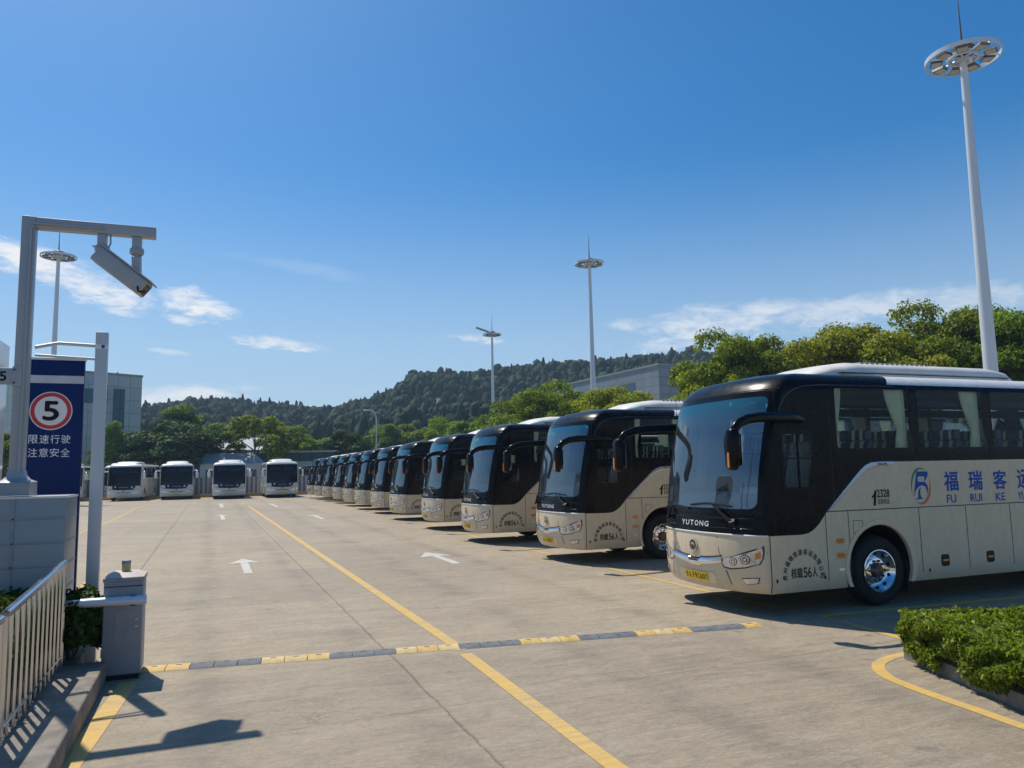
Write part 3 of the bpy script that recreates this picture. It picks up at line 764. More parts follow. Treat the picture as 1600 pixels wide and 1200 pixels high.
def wiper(parent, t0, z0, t1, z1, tb0, tb1, zb):
    mb = MB(); f = SF(.05); f2 = SF(.035)
    mb.tube([f2(t0, z0), SF(.06)(t0, z0 + .03)], [.055, .045], 10)
    mb.tube([f(t0 + (t1 - t0) * k / 6, z0 + (z1 - z0) * k / 6) for k in range(7)], [.03, .028, .025, .022, .02, .018, .016], 8)
    mb.tube([SF(.03)(tb0 + (tb1 - tb0) * k / 12, zb + .035 * math.sin(k / 12 * math.pi)) for k in range(13)], .016, 6)
    mb.build('wiper', 'black_plastic', parent)
def roof_unit(parent, u0, u1, w=.86, h=.27, z=3.5, m='roof_unit_white'):
    mb = MB(); secs = []; n = 15
    for u, k, hh in ((u0, .80, .0), (u0 + .15, .86, .35), (u0 + .5, .94, .78), (u0 + .95, 1, 1), ((u0 + u1) / 2, 1, 1.02), (u1 - .6, 1, 1), (u1 - .25, .97, .8), (u1, .9, .0)):
        r = []
        for j in range(n):
            a = math.pi * j / (n - 1); c, s = math.cos(a), math.sin(a)
            r.append((u, w * k * (abs(c) ** .55) * (1 if c > 0 else -1), z - .05 + (h * hh + .06) * (s ** .5)))
        secs.append(r)
    mb.add([p for r in secs for p in r], [(i * n + j, i * n + j + 1, (i + 1) * n + j + 1, (i + 1) * n + j) for i in range(len(secs) - 1) for j in range(n - 1)])
    o = mb.build('roof_unit', m, parent, 50)
    g = MB()
    for k in range(14):
        uu = u0 + 1.15 + k * .11; g.box(uu, uu + .05, -w * .80, -w * .50, z + h * .86, z + h * .985, 0)
    g.build('vent_slats', 'far_grey', o)
    g = MB().box(u0 + .55, u1 - .3, -w * 1.015, w * 1.015, z + .05, z + .065, 0, 0); g.build('lid_seam', 'seam', o)
    return o
def build_coach(name, label, cat, loc, rz, group):
    root = thing(name, label, cat, loc, rz, group)
    mb = MB(); shell(mb, WIN, WZ); o = mb.build('body', 'coach_paint', root, 40)
    u_ = MB(); underside(u_, 0); u_.build('underbody', 'underbody', root)
    # seams and panel lines: thin grooves drawn proud by 2 mm
    s = MB()
    for side in (-1, 1):
        f = SS(.002, side)
        def vline(u, z0, z1, w=.012):
            zs = np.linspace(z0, z1, 9); vs = [f(u - w / 2, z) for z in zs] + [f(u + w / 2, z) for z in zs]
            s.add(vs, [(i, i + 1, i + 10, i + 9) for i in range(8)])
        def hline(u0, u1, z, w=.014):
            s.add([f(u0, z - w / 2), f(u1, z - w / 2), f(u1, z + w / 2), f(u0, z + w / 2)], [(0, 1, 2, 3)])
        vline(.41, .34, 1.12, .016); vline(.62, 2.65, 3.3, .008)
        hline(1.46, REAR - .1, 1.43)
        for u in (1.43, 1.86, 3.28, 4.29, 5.30, 6.31, 7.32, 9.5, 10.5, 11.5): vline(u, .34, 1.42)
        vline(1.62, 1.6, 3.3, .008)
        for a, b in ((1.95, 2.13), ):
            for z in (1.10, 1.28): hline(a, b, z, .008)
            for u in (a, b): vline(u, 1.10, 1.28, .008)
    ff = SF(.002)
    for sg in (-1, 1):                  # bumper corner cut lines on the front
        pts = [(sg * .60, .34), (sg * .585, .45), (sg * .56, .58), (sg * .545, .62)]
        for (a, b), (c, d) in zip(pts[:-1], pts[1:]): s.add([ff(a - .006, b), ff(a + .006, b), ff(c + .006, d), ff(c - .006, d)], [(0, 1, 2, 3)])
        pts = [(sg * .50, .73), (sg * .45, .90), (sg * .42, 1.10)]
        for (a, b), (c, d) in zip(pts[:-1], pts[1:]): s.add([ff(a - .004, b), ff(a + .004, b), ff(c + .004, d), ff(c - .004, d)], [(0, 1, 2, 3)])
        pts = [(sg * .97, .865), (sg * .999, .90)]
        for (a, b), (c, d) in zip(pts[:-1], pts[1:]): s.add([ff(a, b - .005), ff(a, b + .005), ff(c, d + .005), ff(c, d - .005)], [(0, 1, 2, 3)])
    s.build('panel_seams', 'seam', root, 0)
    # lip between black mask and cream bumper, its highlight painted in as white
    lip = MB(); T = np.linspace(-.999, .999, 61)
    P = [[SF(o_)(t, z) for t in T] for o_, z in ((.001, 1.115), (.012, 1.122), (.014, 1.132), (.001, 1.142))]
    lip.add([p for r in P for p in r], [(i * 61 + k, i * 61 + k + 1, (i + 1) * 61 + k + 1, (i + 1) * 61 + k) for i in range(3) for k in range(60)])
    lip.build('front_lip', 'white_part', root, 60)
    # black mask creases
    c = MB()
    for z, w in ((1.36, .012), (1.22, .006)):
        P = [[SF(o_)(t, zz) for t in T[2:-2]] for o_, zz in ((.001, z - w), (.008, z), (.001, z + w))]
        k = len(P[0]); c.add([p for r in P for p in r], [(i * k + j, i * k + j + 1, (i + 1) * k + j + 1, (i + 1) * k + j) for i in range(2) for j in range(k - 1)])
    c.build('mask_crease', 'black_gloss', root, 60)
    # thin moulding over the windscreen and the arch line on each flank
    bl = MB(); TT = np.linspace(-.985, .985, 61); P = [[SF(o_)(t, 3.235 + dz_) for t in TT] for o_, dz_ in ((.001, -.006), (.007, 0), (.001, .006))]
    bl.add([p for q_ in P for p in q_], [(i * 61 + k, i * 61 + k + 1, (i + 1) * 61 + k + 1, (i + 1) * 61 + k) for i in range(2) for k in range(60)]); bl.build('brow_moulding', 'brow_grey', root, 60)
    for side in (-1, 1):
        al = MB(); A = [(.66, 2.70), (.68, 2.85), (.72, 2.98), (.79, 3.09), (.89, 3.18), (1.02, 3.245), (1.2, 3.285), (1.5, 3.305), (2.0, 3.31), (2.8, 3.31), (2.95, 3.31)]
        k = len(A); vs = [SS(.003, side)(a, b) for a, b in A] + [SS(.007, side)(a + .006, b - .006) for a, b in A] + [SS(.002, side)(a + .012, b - .012) for a, b in A]
        al.add(vs, [(q_ * k + i, q_ * k + i + 1, (q_ + 1) * k + i + 1, (q_ + 1) * k + i) for q_ in range(2) for i in range(k - 1)]); al.build('flank_moulding', 'brow_grey', root, 60)
    # windscreen: frit ring and curved glass
    w = MB(); N = 14
    inner = densify(rr(-.915, .915, 1.50, 3.13, .10, N), .09)
    def grow(p):
        sx = .965 / .915; cz = (1.43 + 3.205) / 2; return (p[0] * sx, cz + (p[1] - 2.315) * (3.215 - 1.42) / 1.63)
    patch(w, inner, SF(.004), 14, 0, (0, 2.3)); ringband(w, inner, [grow(p) for p in inner], SF(.0055), 1)
    w.build('windscreen', ['windscreen_glass', 'black_gloss'], root, 60)
    # brow crease above the windscreen
    # side windows
    for side in (-1, 1):
        for a, b in WIN:
            m = MB(); inn = rr(a + .035, b - .035, WZ[0] + .03, WZ[1] - .03, .05); out = rr(a - .05, b + .05, WZ[0] - .07, WZ[1] + .035, .012)
            patch(m, inn, SS(.003, side), 1, 0); ringband(m, inn, out, SS(.005, side), 1)
            m.build('side_window', ['side_glass', 'black_gloss'], root, 30)
    m = MB(); inn = rr(.745, 1.245, 1.80, 2.56, .04); out = rr(.69, 1.30, 1.74, 2.62, .05)
    patch(m, inn, SS(.003), 1, 0); ringband(m, inn, out, SS(.005), 1); m.box(.985, 1.01, -1.262, -1.24, 1.80, 2.56, 1); m.box(.745, 1.245, -1.262, -1.24, 2.20, 2.22, 1)
    m.build('driver_window', ['side_glass', 'black_gloss'], root, 30)
    # silver sweep along the diagonal
    sw = MB(); up = [(1.46, 1.43), (1.60, 1.555), (1.80, 1.725), (2.0, 1.895), (2.13, 2.005), (2.25, 2.09), (2.38, 2.135), (2.6, 2.145), (2.86, 2.145)]
    lo = [(1.475, 1.43), (1.63, 1.53), (1.84, 1.69), (2.06, 1.845), (2.2, 1.94), (2.33, 2.01), (2.46, 2.045), (2.6, 2.065), (2.79, 2.075)]
    k = len(up)
    for side in (-1, 1):
        sw = MB()
        vs = [SS(.006, side)(*p) for p in up] + [SS(.014, side)(*[(a + b) / 2 for a, b in zip(p, q)]) for p, q in zip(up, lo)] + [SS(.004, side)(*p) for p in lo]
        sw.add(vs, [(r * k + i, r * k + i + 1, (r + 1) * k + i + 1, (r + 1) * k + i) for r in range(2) for i in range(k - 1)]); sw.build('silver_trim', 'satin_silver', root, 60)
    for sd in (-1, 1):
        wheel_arch(root, AX[0], sd, 'cream_part'); wheel_arch(root, AX[1], sd, 'cream_part')
        wheel(root, AX[0], sd); wheel(root, AX[1], sd, True)
        mirror(root, sd)
    for s_ in (-1, 1):
        headlight(root, s_)
        f = MB(); patch(f, densify([(s_ * q, z) for q, z in ((.745, .515), (.925, .545), (.905, .475), (.79, .45))], .05), SF(.008), 2, 0)
        ringband(f, densify([(s_ * q, z) for q, z in ((.745, .515), (.925, .545), (.905, .475), (.79, .45))], .05), densify([(s_ * q, z) for q, z in ((.725, .525), (.94, .56), (.915, .462), (.78, .435))], .05)[:len(densify([(s_ * q, z) for q, z in ((.745, .515), (.925, .545), (.905, .475), (.79, .45))], .05))], SF(.002), 1) if False else None
        f.build('fog_light', 'lamp_lens', root)
        b = MB(); patch(b, densify([(s_ * q, z) for q, z in ((.733, .524), (.938, .556), (.914, .466), (.784, .440))], .05), SF(.003), 2, 0); b.build('fog_light_bezel', 'lamp_dark', root)
    # chrome smile between the headlights
    g = MB(); T2 = np.linspace(-.50, .50, 41)
    def smile(t): return .755 - .055 * (1 - (t / .5) ** 2) - (.022 if abs(t) < .10 else 0)
    def thick(t): return .030 + .022 * (1 - (t / .5) ** 2)
    P = [[SF(o_)(t, smile(t) + k_ * thick(t)) for t in T2] for o_, k_ in ((.001, 1.05), (.022, .8), (.03, .1), (.022, -.7), (.001, -1.0))]
    g.add([p for r in P for p in r], [(i * 41 + j, i * 41 + j + 1, (i + 1) * 41 + j + 1, (i + 1) * 41 + j) for i in range(4) for j in range(40)])
    g.build('chrome_strip', 'chrome', root, 60)
    g = MB(); P = [[SF(o_)(t, smile(t) + dzz) for t in T2] for o_, dzz in ((.003, .078), (.003, .055))]
    g.add([p for r in P for p in r], [(j, j + 1, 41 + j + 1, 41 + j) for j in range(40)])
    patch(g, densify([(-.10, .745), (.10, .745), (.085, .70), (-.085, .70)], .05), SF(.034), 1)
    g.build('grille_slot', 'lamp_dark', root)
    # round badge
    b = MB(); ell = [(.070 * math.cos(q), .935 + .080 * math.sin(q)) for q in np.linspace(0, 2 * math.pi, 33)[:-1]]
    patch(b, ell, SF(.018), 2, 0); ringband(b, ell, [(p[0] * 1.16, .935 + (p[1] - .935) * 1.16) for p in ell], SF(.020), 1)
    ringband(b, [(p[0] * 1.16, .935 + (p[1] - .935) * 1.16) for p in ell], [(p[0] * 1.2, .935 + (p[1] - .935) * 1.2) for p in ell], SF(.0), 1)
    for r_, w_ in ((.046, .011), (.030, .010)):
        A = [rad(20 + 140 * k / 12) for k in range(13)]
        vs = [SF(.024)(r_ * math.cos(a) * .95, .925 + r_ * math.sin(a)) for a in A] + [SF(.024)((r_ - w_) * math.cos(a) * .95, .925 + (r_ - w_) * math.sin(a)) for a in A]
        b.add(vs, [(i, i + 1, 14 + i, 13 + i) for i in range(12)], 1)
    b.build('badge', ['lamp_dark', 'chrome'], root, 40)
    fl = lambda o_: (lambda y, z: SF(o_)(-y / Wd if False else y, z))
    # lettering on the mask: reads left to right as seen from the front
    F = SF(.010); Ff = lambda x, z: F(-x / Wd, z)
    lettering(root, [(ch, -.30 + .12 * i, 1.265, .088, .074, .022, 0, Ff) for i, ch in enumerate('YUTONG')], 'white_letter')
    # plate in its recess
    p = MB(); patch(p, densify(rr(-.36, .36, .40, .56, .03), .06), SF(.003), 3, 0); p.build('plate_recess', 'cream_part', root)
    p = MB(); patch(p, densify(rr(-.235, .235, .415, .545, .012), .06), SF(.014), 2, 0); pl = p.build('number_plate', 'plate_yellow', root)
    Pf = SF(.018); Pff = lambda x, z: Pf(-x / Wd, z)
    lettering(pl, [(ch, x, .48, w_, .085, .008, 0, Pff) for ch, x, w_ in (('贵', -.228, .06), ('A', -.148, .05), ('F', -.055, .042), ('9', .008, .045), ('C', .072, .045), ('6', .136, .045), ('0', .198, .045), ('Y', .258, .045))], 'black_ink')
    # side lettering (near side)
    S = SS(.004)
    Sp = S
    for it in [(ch, u, 1.815, .30, .30, .022, 0, Sp) for ch, u in zip('福瑞客运', (4.02, 4.565, 5.125, 5.69))] + [(w_, u, 1.54, ww, .125, .012, 0, Sp) for w_, u, ww in (('FU', 4.0, .20), ('RUI', 4.55, .26), ('KE', 5.11, .22), ('YUN', 5.67, .30))]:
        lettering(root, [it], 'blue_ink', 'company_lettering')
    nb = MB(); nb.add([S(2.345 + x * .10, 1.485 + y * .225) for x, y in ((.22, 0), (.68, 0), (1.0, 1), (.60, 1), (.50, .80), (.05, .62), (.0, .46), (.43, .60))], [(0, 1, 7), (1, 2, 3, 7), (3, 4, 7), (4, 5, 6, 7)]); s_recalc[0] = False; nb.build('phone_number', 'black_ink', root, 0); s_recalc[0] = True
    lettering(root, [('2328', 2.575, 1.665, .245, .115, .02, 0, Sp), ('监督电话', 2.575, 1.545, .235, .085, .005, 0, Sp)], 'black_ink', 'phone_number')
    arc = []
    for i, ch in enumerate('贵州福瑞旅游客运有限公司'):
        a = rad(180 - 180 * i / 11); arc.append((ch, .975 + .335 * math.cos(a), .535 + .345 * math.sin(a), .074, .080, .014, a - math.pi / 2, Sp))
    arc += [(ch, u, .590, w_, .14, .018, 0, Sp) for ch, u, w_ in (('核', .80, .10), ('载', .905, .10), ('5', 1.005, .062), ('6', 1.08, .062), ('人', 1.175, .095))]
    lettering(root, arc, 'ink_grey', 'capacity_lettering')
    lettering(root, [('ZK6128', 2.585, 2.108, .19, .032, .01, 0, SS(.0155))], 'ink_grey', 'type_lettering')
    # round company emblem: blue figure inside a green and an orange crescent
    e = MB(); cx, cz, ra, rb = 3.365, 1.755, .205, .285
    def cres(a0, a1, wmax, m):
        A = [rad(a0 + (a1 - a0) * k / 24) for k in range(25)]
        vs = [S(cx + ra * math.cos(a), cz + rb * math.sin(a)) for a in A] + [S(cx + (ra - wmax * math.sin(math.pi * k / 24)) * math.cos(a), cz + (rb - wmax * math.sin(math.pi * k / 24)) * math.sin(a)) for k, a in enumerate(A)]
        e.add(vs, [(i, i + 1, 26 + i, 25 + i) for i in range(24)], m)
    cres(52, 205, .034, 1); cres(232, 385, .042, 2)
    def pp(pts, m=0):                  # emblem figure, in pixels of a 1600-wide enlargement
        return [(cx + (x - 1275) / 250 * ra, cz - (y - 610) / 385 * rb) for x, y in pts]
    fig = [[(1190, 305), (1455, 312), (1475, 335), (1465, 385), (1370, 410), (1225, 410), (1205, 425), (1160, 420)],
           [(1160, 420), (1205, 425), (1200, 500), (1215, 520), (1130, 560)],
           [(1130, 560), (1215, 520), (1360, 525), (1250, 605), (1180, 650), (1110, 655)],
           [(1110, 655), (1180, 650), (1110, 740), (1070, 855)],
           [(1370, 410), (1465, 385), (1440, 440), (1375, 515), (1362, 505), (1385, 445)],
           [(1360, 525), (1405, 550), (1440, 600), (1455, 680), (1430, 790), (1418, 690), (1385, 630), (1330, 600), (1250, 605)],
           [(1270, 630), (1245, 700), (1245, 780), (1265, 840), (1315, 880), (1090, 885), (1110, 872), (1170, 865), (1190, 830), (1195, 740), (1215, 680)]]
    for q in fig:
        q = pp(q); e.add([S(*p_) for p_ in q], [tuple(range(len(q)))], 0)
    s_recalc[0] = False; e.build('company_emblem', ['blue_ink', 'green_ink', 'orange_ink'], root, 0); s_recalc[0] = True
    for z in (1.0, .79):
        a = MB().prism([(u, q) for u, q in rr(1.61, 1.74, z - .035, z + .035, .03)], -1.272, -1.245); a.build('side_marker_light', 'amber', root)
    MB().prism(rr(1.62, 1.73, .57, .61, .02), -1.262, -1.245).build('side_lamp', 'white_lens', root)
    for u in (3.76, 4.76, 5.78, 6.8):
        h = MB(); h.prism(rr(u - .085, u + .085, .51, .69, .04), -1.256, -1.24); h.prism(rr(u - .06, u + .06, .585, .615, .01), -1.262, -1.25, m=1); h.build('locker_latch', ['black_plastic', 'amber'], root)
    for u, z in ((.50, .50), (1.36, .50), (3.42, .47)):
        k = MB(); patch(k, [(u + .018 * math.cos(a), z + .028 * math.sin(a)) for a in np.linspace(0, 2 * math.pi, 13)[:-1]], SS(.004), 1); k.build('keyhole', 'black_ink', root)
    wiper(root, -.66, 1.30, -.36, 1.545, -.62, .08, 1.53); wiper(root, .62, 1.30, .55, 1.47, .12, .80, 1.47)
    roof_unit(root, 1.75, 6.4); 
    # destination sign glowing faintly behind the top of the windscreen
    # cabin
    i = MB(); i.box(1.5, REAR - .2, -1.18, 1.18, 1.41, 1.45, 0); i.box(.75, 1.5, -1.12, 1.12, .95, 1.0, 0); i.box(REAR - .3, REAR - .25, -1.15, 1.15, 1.3, 3.3, 1)
    i.box(1.5, REAR - .3, -1.15, 1.15, 3.31, 3.35, 0); i.box(1.48, 1.50, -1.15, 1.15, .95, 1.32, 1); i.build('cabin_floor', ['cabin_grey', 'cabin_dark'], root)
    for sd in (-1, 1):
        r = MB(); y0, y1 = sorted((sd * .72, sd * 1.13)); r.box(1.7, REAR - .4, y0, y1, 3.0, 3.12, 0, .03); r.build('luggage_rack', 'cabin_dark', root)
    d = MB(); prof = [(.50, 1.0), (.46, 1.40), (.50, 1.62), (.66, 1.72), (.88, 1.66), (1.0, 1.5), (1.0, 1.0)]
    d.prism([(a, b) for a, b in prof], -1.05, 1.05); dd = d.build('dashboard', 'dash_grey', root, 50)
    sh = MB(); TT = np.linspace(-.86, .86, 25); vs = [SF(-.05)(t, 1.47) for t in TT] + [Vector((.36, t * 1.2, 1.60 - .05 * t * t)) for t in TT] + [Vector((.60, t * 1.2, 1.70 - .06 * t * t)) for t in TT]
    sh.add(vs, [(q_ * 25 + i, q_ * 25 + i + 1, (q_ + 1) * 25 + i + 1, (q_ + 1) * 25 + i) for q_ in range(2) for i in range(24)]); sh.build('dash_shelf', 'dash_grey', dd, 60)
    pc_ = MB(); pc_.add([SF(-.02)(t, z) for t, z in ((.70, 1.56), (.84, 1.56), (.84, 1.80), (.70, 1.80))], [(0, 1, 2, 3)]); pc_.build('paper_notice', 'white_letter', root, 0)
    pc_ = MB(); pc_.add([SF(-.02)(t, z) for t, z in ((-.70, 3.0), (-.52, 3.0), (-.52, 3.08), (-.70, 3.08))], [(0, 1, 2, 3)]); pc_.build('window_sticker', 'teal_sticker', root, 0)
    q = MB().box(.62, .92, -.85, -.35, 1.66, 1.80, 0, .04); q.box(.6, .8, .1, .4, 1.6, 1.63, 0, .01); q.build('instrument_hood', 'dash_grey', dd)
    st = MB(); st.tube([(1.04 + .09 * math.cos(a), -.6 + .22 * math.sin(a), 1.72 + .19 * math.cos(a)) for a in np.linspace(0, 2 * math.pi, 25)], .016, 8, caps=False); st.tube([(.95, -.6, 1.55), (1.04, -.6, 1.72)], .025, 8)
    st.build('steering_wheel', 'cabin_dark', root)
    sm = seat_mesh(); s0 = sm.build('passenger_seat', ['seat_dark', 'seat_cream', 'cabin_grey'], root); s0.location = (2.2, -.88, 1.45)
    s1 = MB(); s1.v, s1.f, s1.m = sm.v, sm.f, sm.m; ds = s1.build('driver_seat', ['seat_grey', 'seat_grey', 'cabin_grey'], root); ds.location = (1.3, -.6, 1.10); ds.scale = (1, 1.15, 1.15)
    for r_ in range(9):
        for y in (-.88, -.42, .42, .88):
            if r_ == 0 and y == -.88: continue
            k = s0.copy(); COL.objects.link(k); k.parent = root; k.location = (2.2 + .96 * r_, y, 1.45)
    for sd in (-1, 1):
        curtain(root, WIN[0][0] + .03, WIN[0][0] + .22, sd, False)
        for a, b in WIN[:5]: curtain(root, b - .42, b - .02, sd)
        pc = MB(); n = 20; vs = []
        for z in (1.75, 3.05):
            for k in range(n + 1): vs.append((.62 + fz(z) * .9 + .22 * k / n + .1, sd * (1.12 + .02 * math.sin(k * 1.9)), z))
        pc.add(vs, [(k, k + 1, n + 2 + k, n + 1 + k) for k in range(n)]); 
        if sd > 0: pc.build('curtain', 'curtain', root, 80)
    sb = MB(); sb.box(.70, .72, -.95, .95, 2.86, 3.06, 0); sb.build('sun_blind', 'cabin_dark', root)
    remember(root)
    return root
def build_far_coach(label, loc, rz):
    """white touring coach of the back row"""
    root = thing('white_coach', label, 'bus', loc, rz, 'white coaches along the back of the yard')
    SZ = .94
    mb = MB(); shell(mb, WIN, WZ, driver=False); o = mb.build('body', 'white_coach', root, 40)
    u_ = MB(); underside(u_, 0); u_.build('underbody', 'underbody', root)
    m = MB(); P = densify([(-.97, 3.22), (.97, 3.22), (.975, 2.2), (.96, 1.42), (.90, 1.26), (.75, 1.16), (.4, 1.08), (0, 1.05), (-.4, 1.08), (-.75, 1.16), (-.90, 1.26), (-.96, 1.42), (-.975, 2.2)], .08)
    W = densify(rr(-.90, .90, 1.50, 3.10, .1), .08)
    low = densify([(-.975, 1.50), (.975, 1.50), (.97, 1.36), (.95, 1.22), (.86, 1.12), (.5, 1.05), (0, 1.02), (-.5, 1.05), (-.86, 1.12), (-.95, 1.22), (-.97, 1.36)], .08)
    patch(m, low, SF(.007), 3, 0, (0, 1.3)); m.build('front_mask', 'black_gloss', root, 50)
    w = MB(); inner = densify(rr(-.915, .915, 1.50, 3.13, .10, 8), .09)
    def grow(p): return (p[0] * .965 / .915, 2.3175 + (p[1] - 2.315) * (3.225 - 1.42) / 1.63)
    patch(w, inner, SF(.004), 8, 0, (0, 2.3)); ringband(w, inner, [grow(p) for p in inner], SF(.008), 1)
    w.build('windscreen', ['far_windscreen', 'black_gloss'], root, 60)
    for side in (-1, 1):
        m = MB()
        f = SS(.006, side); m.add([f(1.3, 2.2), f(11.5, 2.2), f(11.5, 3.32), f(1.0, 3.32)], [(0, 1, 2, 3)]); m.build('window_band', 'dark_glass', root, 0)
        wheel_arch(root, AX[0], side, 'white_coach'); wheel_arch(root, AX[1], side, 'white_coach'); wheel(root, AX[0], side); wheel(root, AX[1], side, True)
        mirror(root, side, 'white_part', False)
        hl = MB(); patch(hl, densify([(side * -t, z) for t, z in HL], .06), SF(.006), 3, 0, (side * .74, .785)); hl.build('headlight', 'lamp_lens', root)
        fl = MB(); patch(fl, [(side * q, z) for q, z in ((.76, .50), (.92, .52), (.90, .46), (.79, .45))], SF(.008), 1); fl.build('fog_light', 'lamp_lens', root)
    g = MB(); patch(g, densify([(-.44, .80), (.44, .80), (.36, .735), (-.36, .735)], .06), SF(.006), 2); g.build('grille_slot', 'lamp_dark', root)
    b = MB(); patch(b, [(.05 * math.cos(q), .93 + .06 * math.sin(q)) for q in np.linspace(0, 2 * math.pi, 17)[:-1]], SF(.012), 1); b.build('badge', 'lamp_dark', root)
    F = SF(.012); Ff = lambda x, z: F(-x / Wd, z)
    lettering(root, [(ch, -.275 + .11 * i, 1.27, .08, .06, .03, 0, Ff) for i, ch in enumerate('YUTONG')], 'white_letter')
    p = MB(); patch(p, densify(rr(-.24, .24, .46, .60, .012), .06), SF(.014), 2); p.build('number_plate', 'plate_yellow', root)
    wiper(root, -.66, 1.30, -.36, 1.545, -.62, .08, 1.53)
    roof_unit(root, 1.2, 5.6, .9, .26, 3.5, 'white_part')
    i = MB(); i.box(.9, REAR - .2, -1.18, 1.18, 1.30, 1.34, 0); i.box(2.2, 2.25, -1.15, 1.15, 1.3, 3.3, 1); i.build('cabin_floor', ['cabin_grey', 'cabin_dark'], root)
    for sd in (-1, 1): MB().box(.56, .60, min(sd * .08, sd * .92), max(sd * .08, sd * .92), 2.62, 2.98, 0).build('sun_blind', 'cabin_grey', root)
    d = MB(); d.prism([(.50, 1.0), (.46, 1.40), (.52, 1.55), (.66, 1.62), (1.0, 1.45), (1.0, 1.0)], -1.05, 1.05); d.build('dashboard', 'dash_grey', root, 50)
    root.scale = (.78, 1.15, .965)
    remember(root)
    return root
def new_plate(root, word):
    for c in COL.objects:
        if c.parent == root and c.name.startswith('number_plate'):
            for k in [k for k in COL.objects if k.parent == c]: bpy.data.objects.remove(k)
            Pf = SF(.018); Pff = lambda x, z: Pf(-x / Wd, z)
            lettering(c, [(ch, x, .48, w_, .085, .008, 0, Pff) for ch, x, w_ in zip('贵' + word, (-.228, -.148, -.055, .008, .072, .136, .198, .258), (.06, .05, .042, .045, .045, .045, .045, .045))], 'black_ink')
            return
def build_coaches():
    grp = 'black and cream coaches in the long row'
    noseX = [6.95, 7.44, 7.27, 7.54, 7.72, 8.05, 8.08, 8.25, 8.38, 8.3, 8.25, 8.15]
    nearY = [8.91, 15.59, 21.2, 27.1, 33.6, 39.8, 45.0, 50.4, 56.0, 61.0, 65.6, 70.0]
    lab = ['black and cream coach nearest the hedge, blue company lettering and emblem along its side',
           'black and cream coach parked second from the hedge, its wheel half hidden by the first',
           'black and cream coach parked third from the hedge, between the second and fourth coaches',
           'black and cream coach parked fourth from the hedge in the row',
           'black and cream coach parked fifth from the hedge in the row',
           'black and cream coach parked sixth from the hedge in the row',
           'black and cream coach parked seventh from the hedge in the row',
           'black and cream coach parked eighth from the hedge in the row',
           'black and cream coach parked ninth from the hedge in the row',
           'black and cream coach parked tenth from the hedge, third from the far end',
           'black and cream coach one before the far end of the row',
           'black and cream coach at the far end of the row, next to the white coaches']
    first = build_coach('parked_coach', lab[0], 'bus', (noseX[0], nearY[0] + Wd, 0), 0, grp)
    rng = random.Random(5)
    for i in range(1, 12):
        skip = () if i < 3 else ('passenger_seat', 'type_lettering', 'company_emblem', 'company_lettering')
        b_ = dup(first, (noseX[i], nearY[i] + Wd, 0), rad(rng.uniform(-.5, .5)) if i > 1 else 0, lab[i], skip)
        if i < 6: new_plate(b_, ['', 'AF8C12Y', 'AF7B35Y', 'AF9D08Y', 'AF6C71Y', 'AF8D46Y'][i])
    wl = [('white coach parked leftmost of the four clear ones, angled to show its long side', 192, 783), ('white coach second from the left at the back, under the dark tree', 275, 780.5),
          ('white coach third from the left, standing alone before the small white house', 358, 779.5), ('white coach nearest the far end of the black coach row', 441, 777.5)]
    w0 = None
    for l, x, y in wl:
        g = G(x, y)
        if w0 is None: w0 = build_far_coach(l, (g[0], g[1], 0), rad(83)); w0f = w0
        else: dup(w0, (g[0], g[1], 0), rad(90), l)
    g = G(100, 784); dup(w0, (g[0], g[1], 0), rad(90), 'white coach half hidden behind the blue speed sign')
    g = G(18, 786); dup(w0, (g[0], g[1], 0), rad(90), 'white coach at the left edge, behind the camera post')
    dup(w0, (-8.3, 86, 0), rad(90), 'white coach standing in a second rank behind the leftmost clear one')
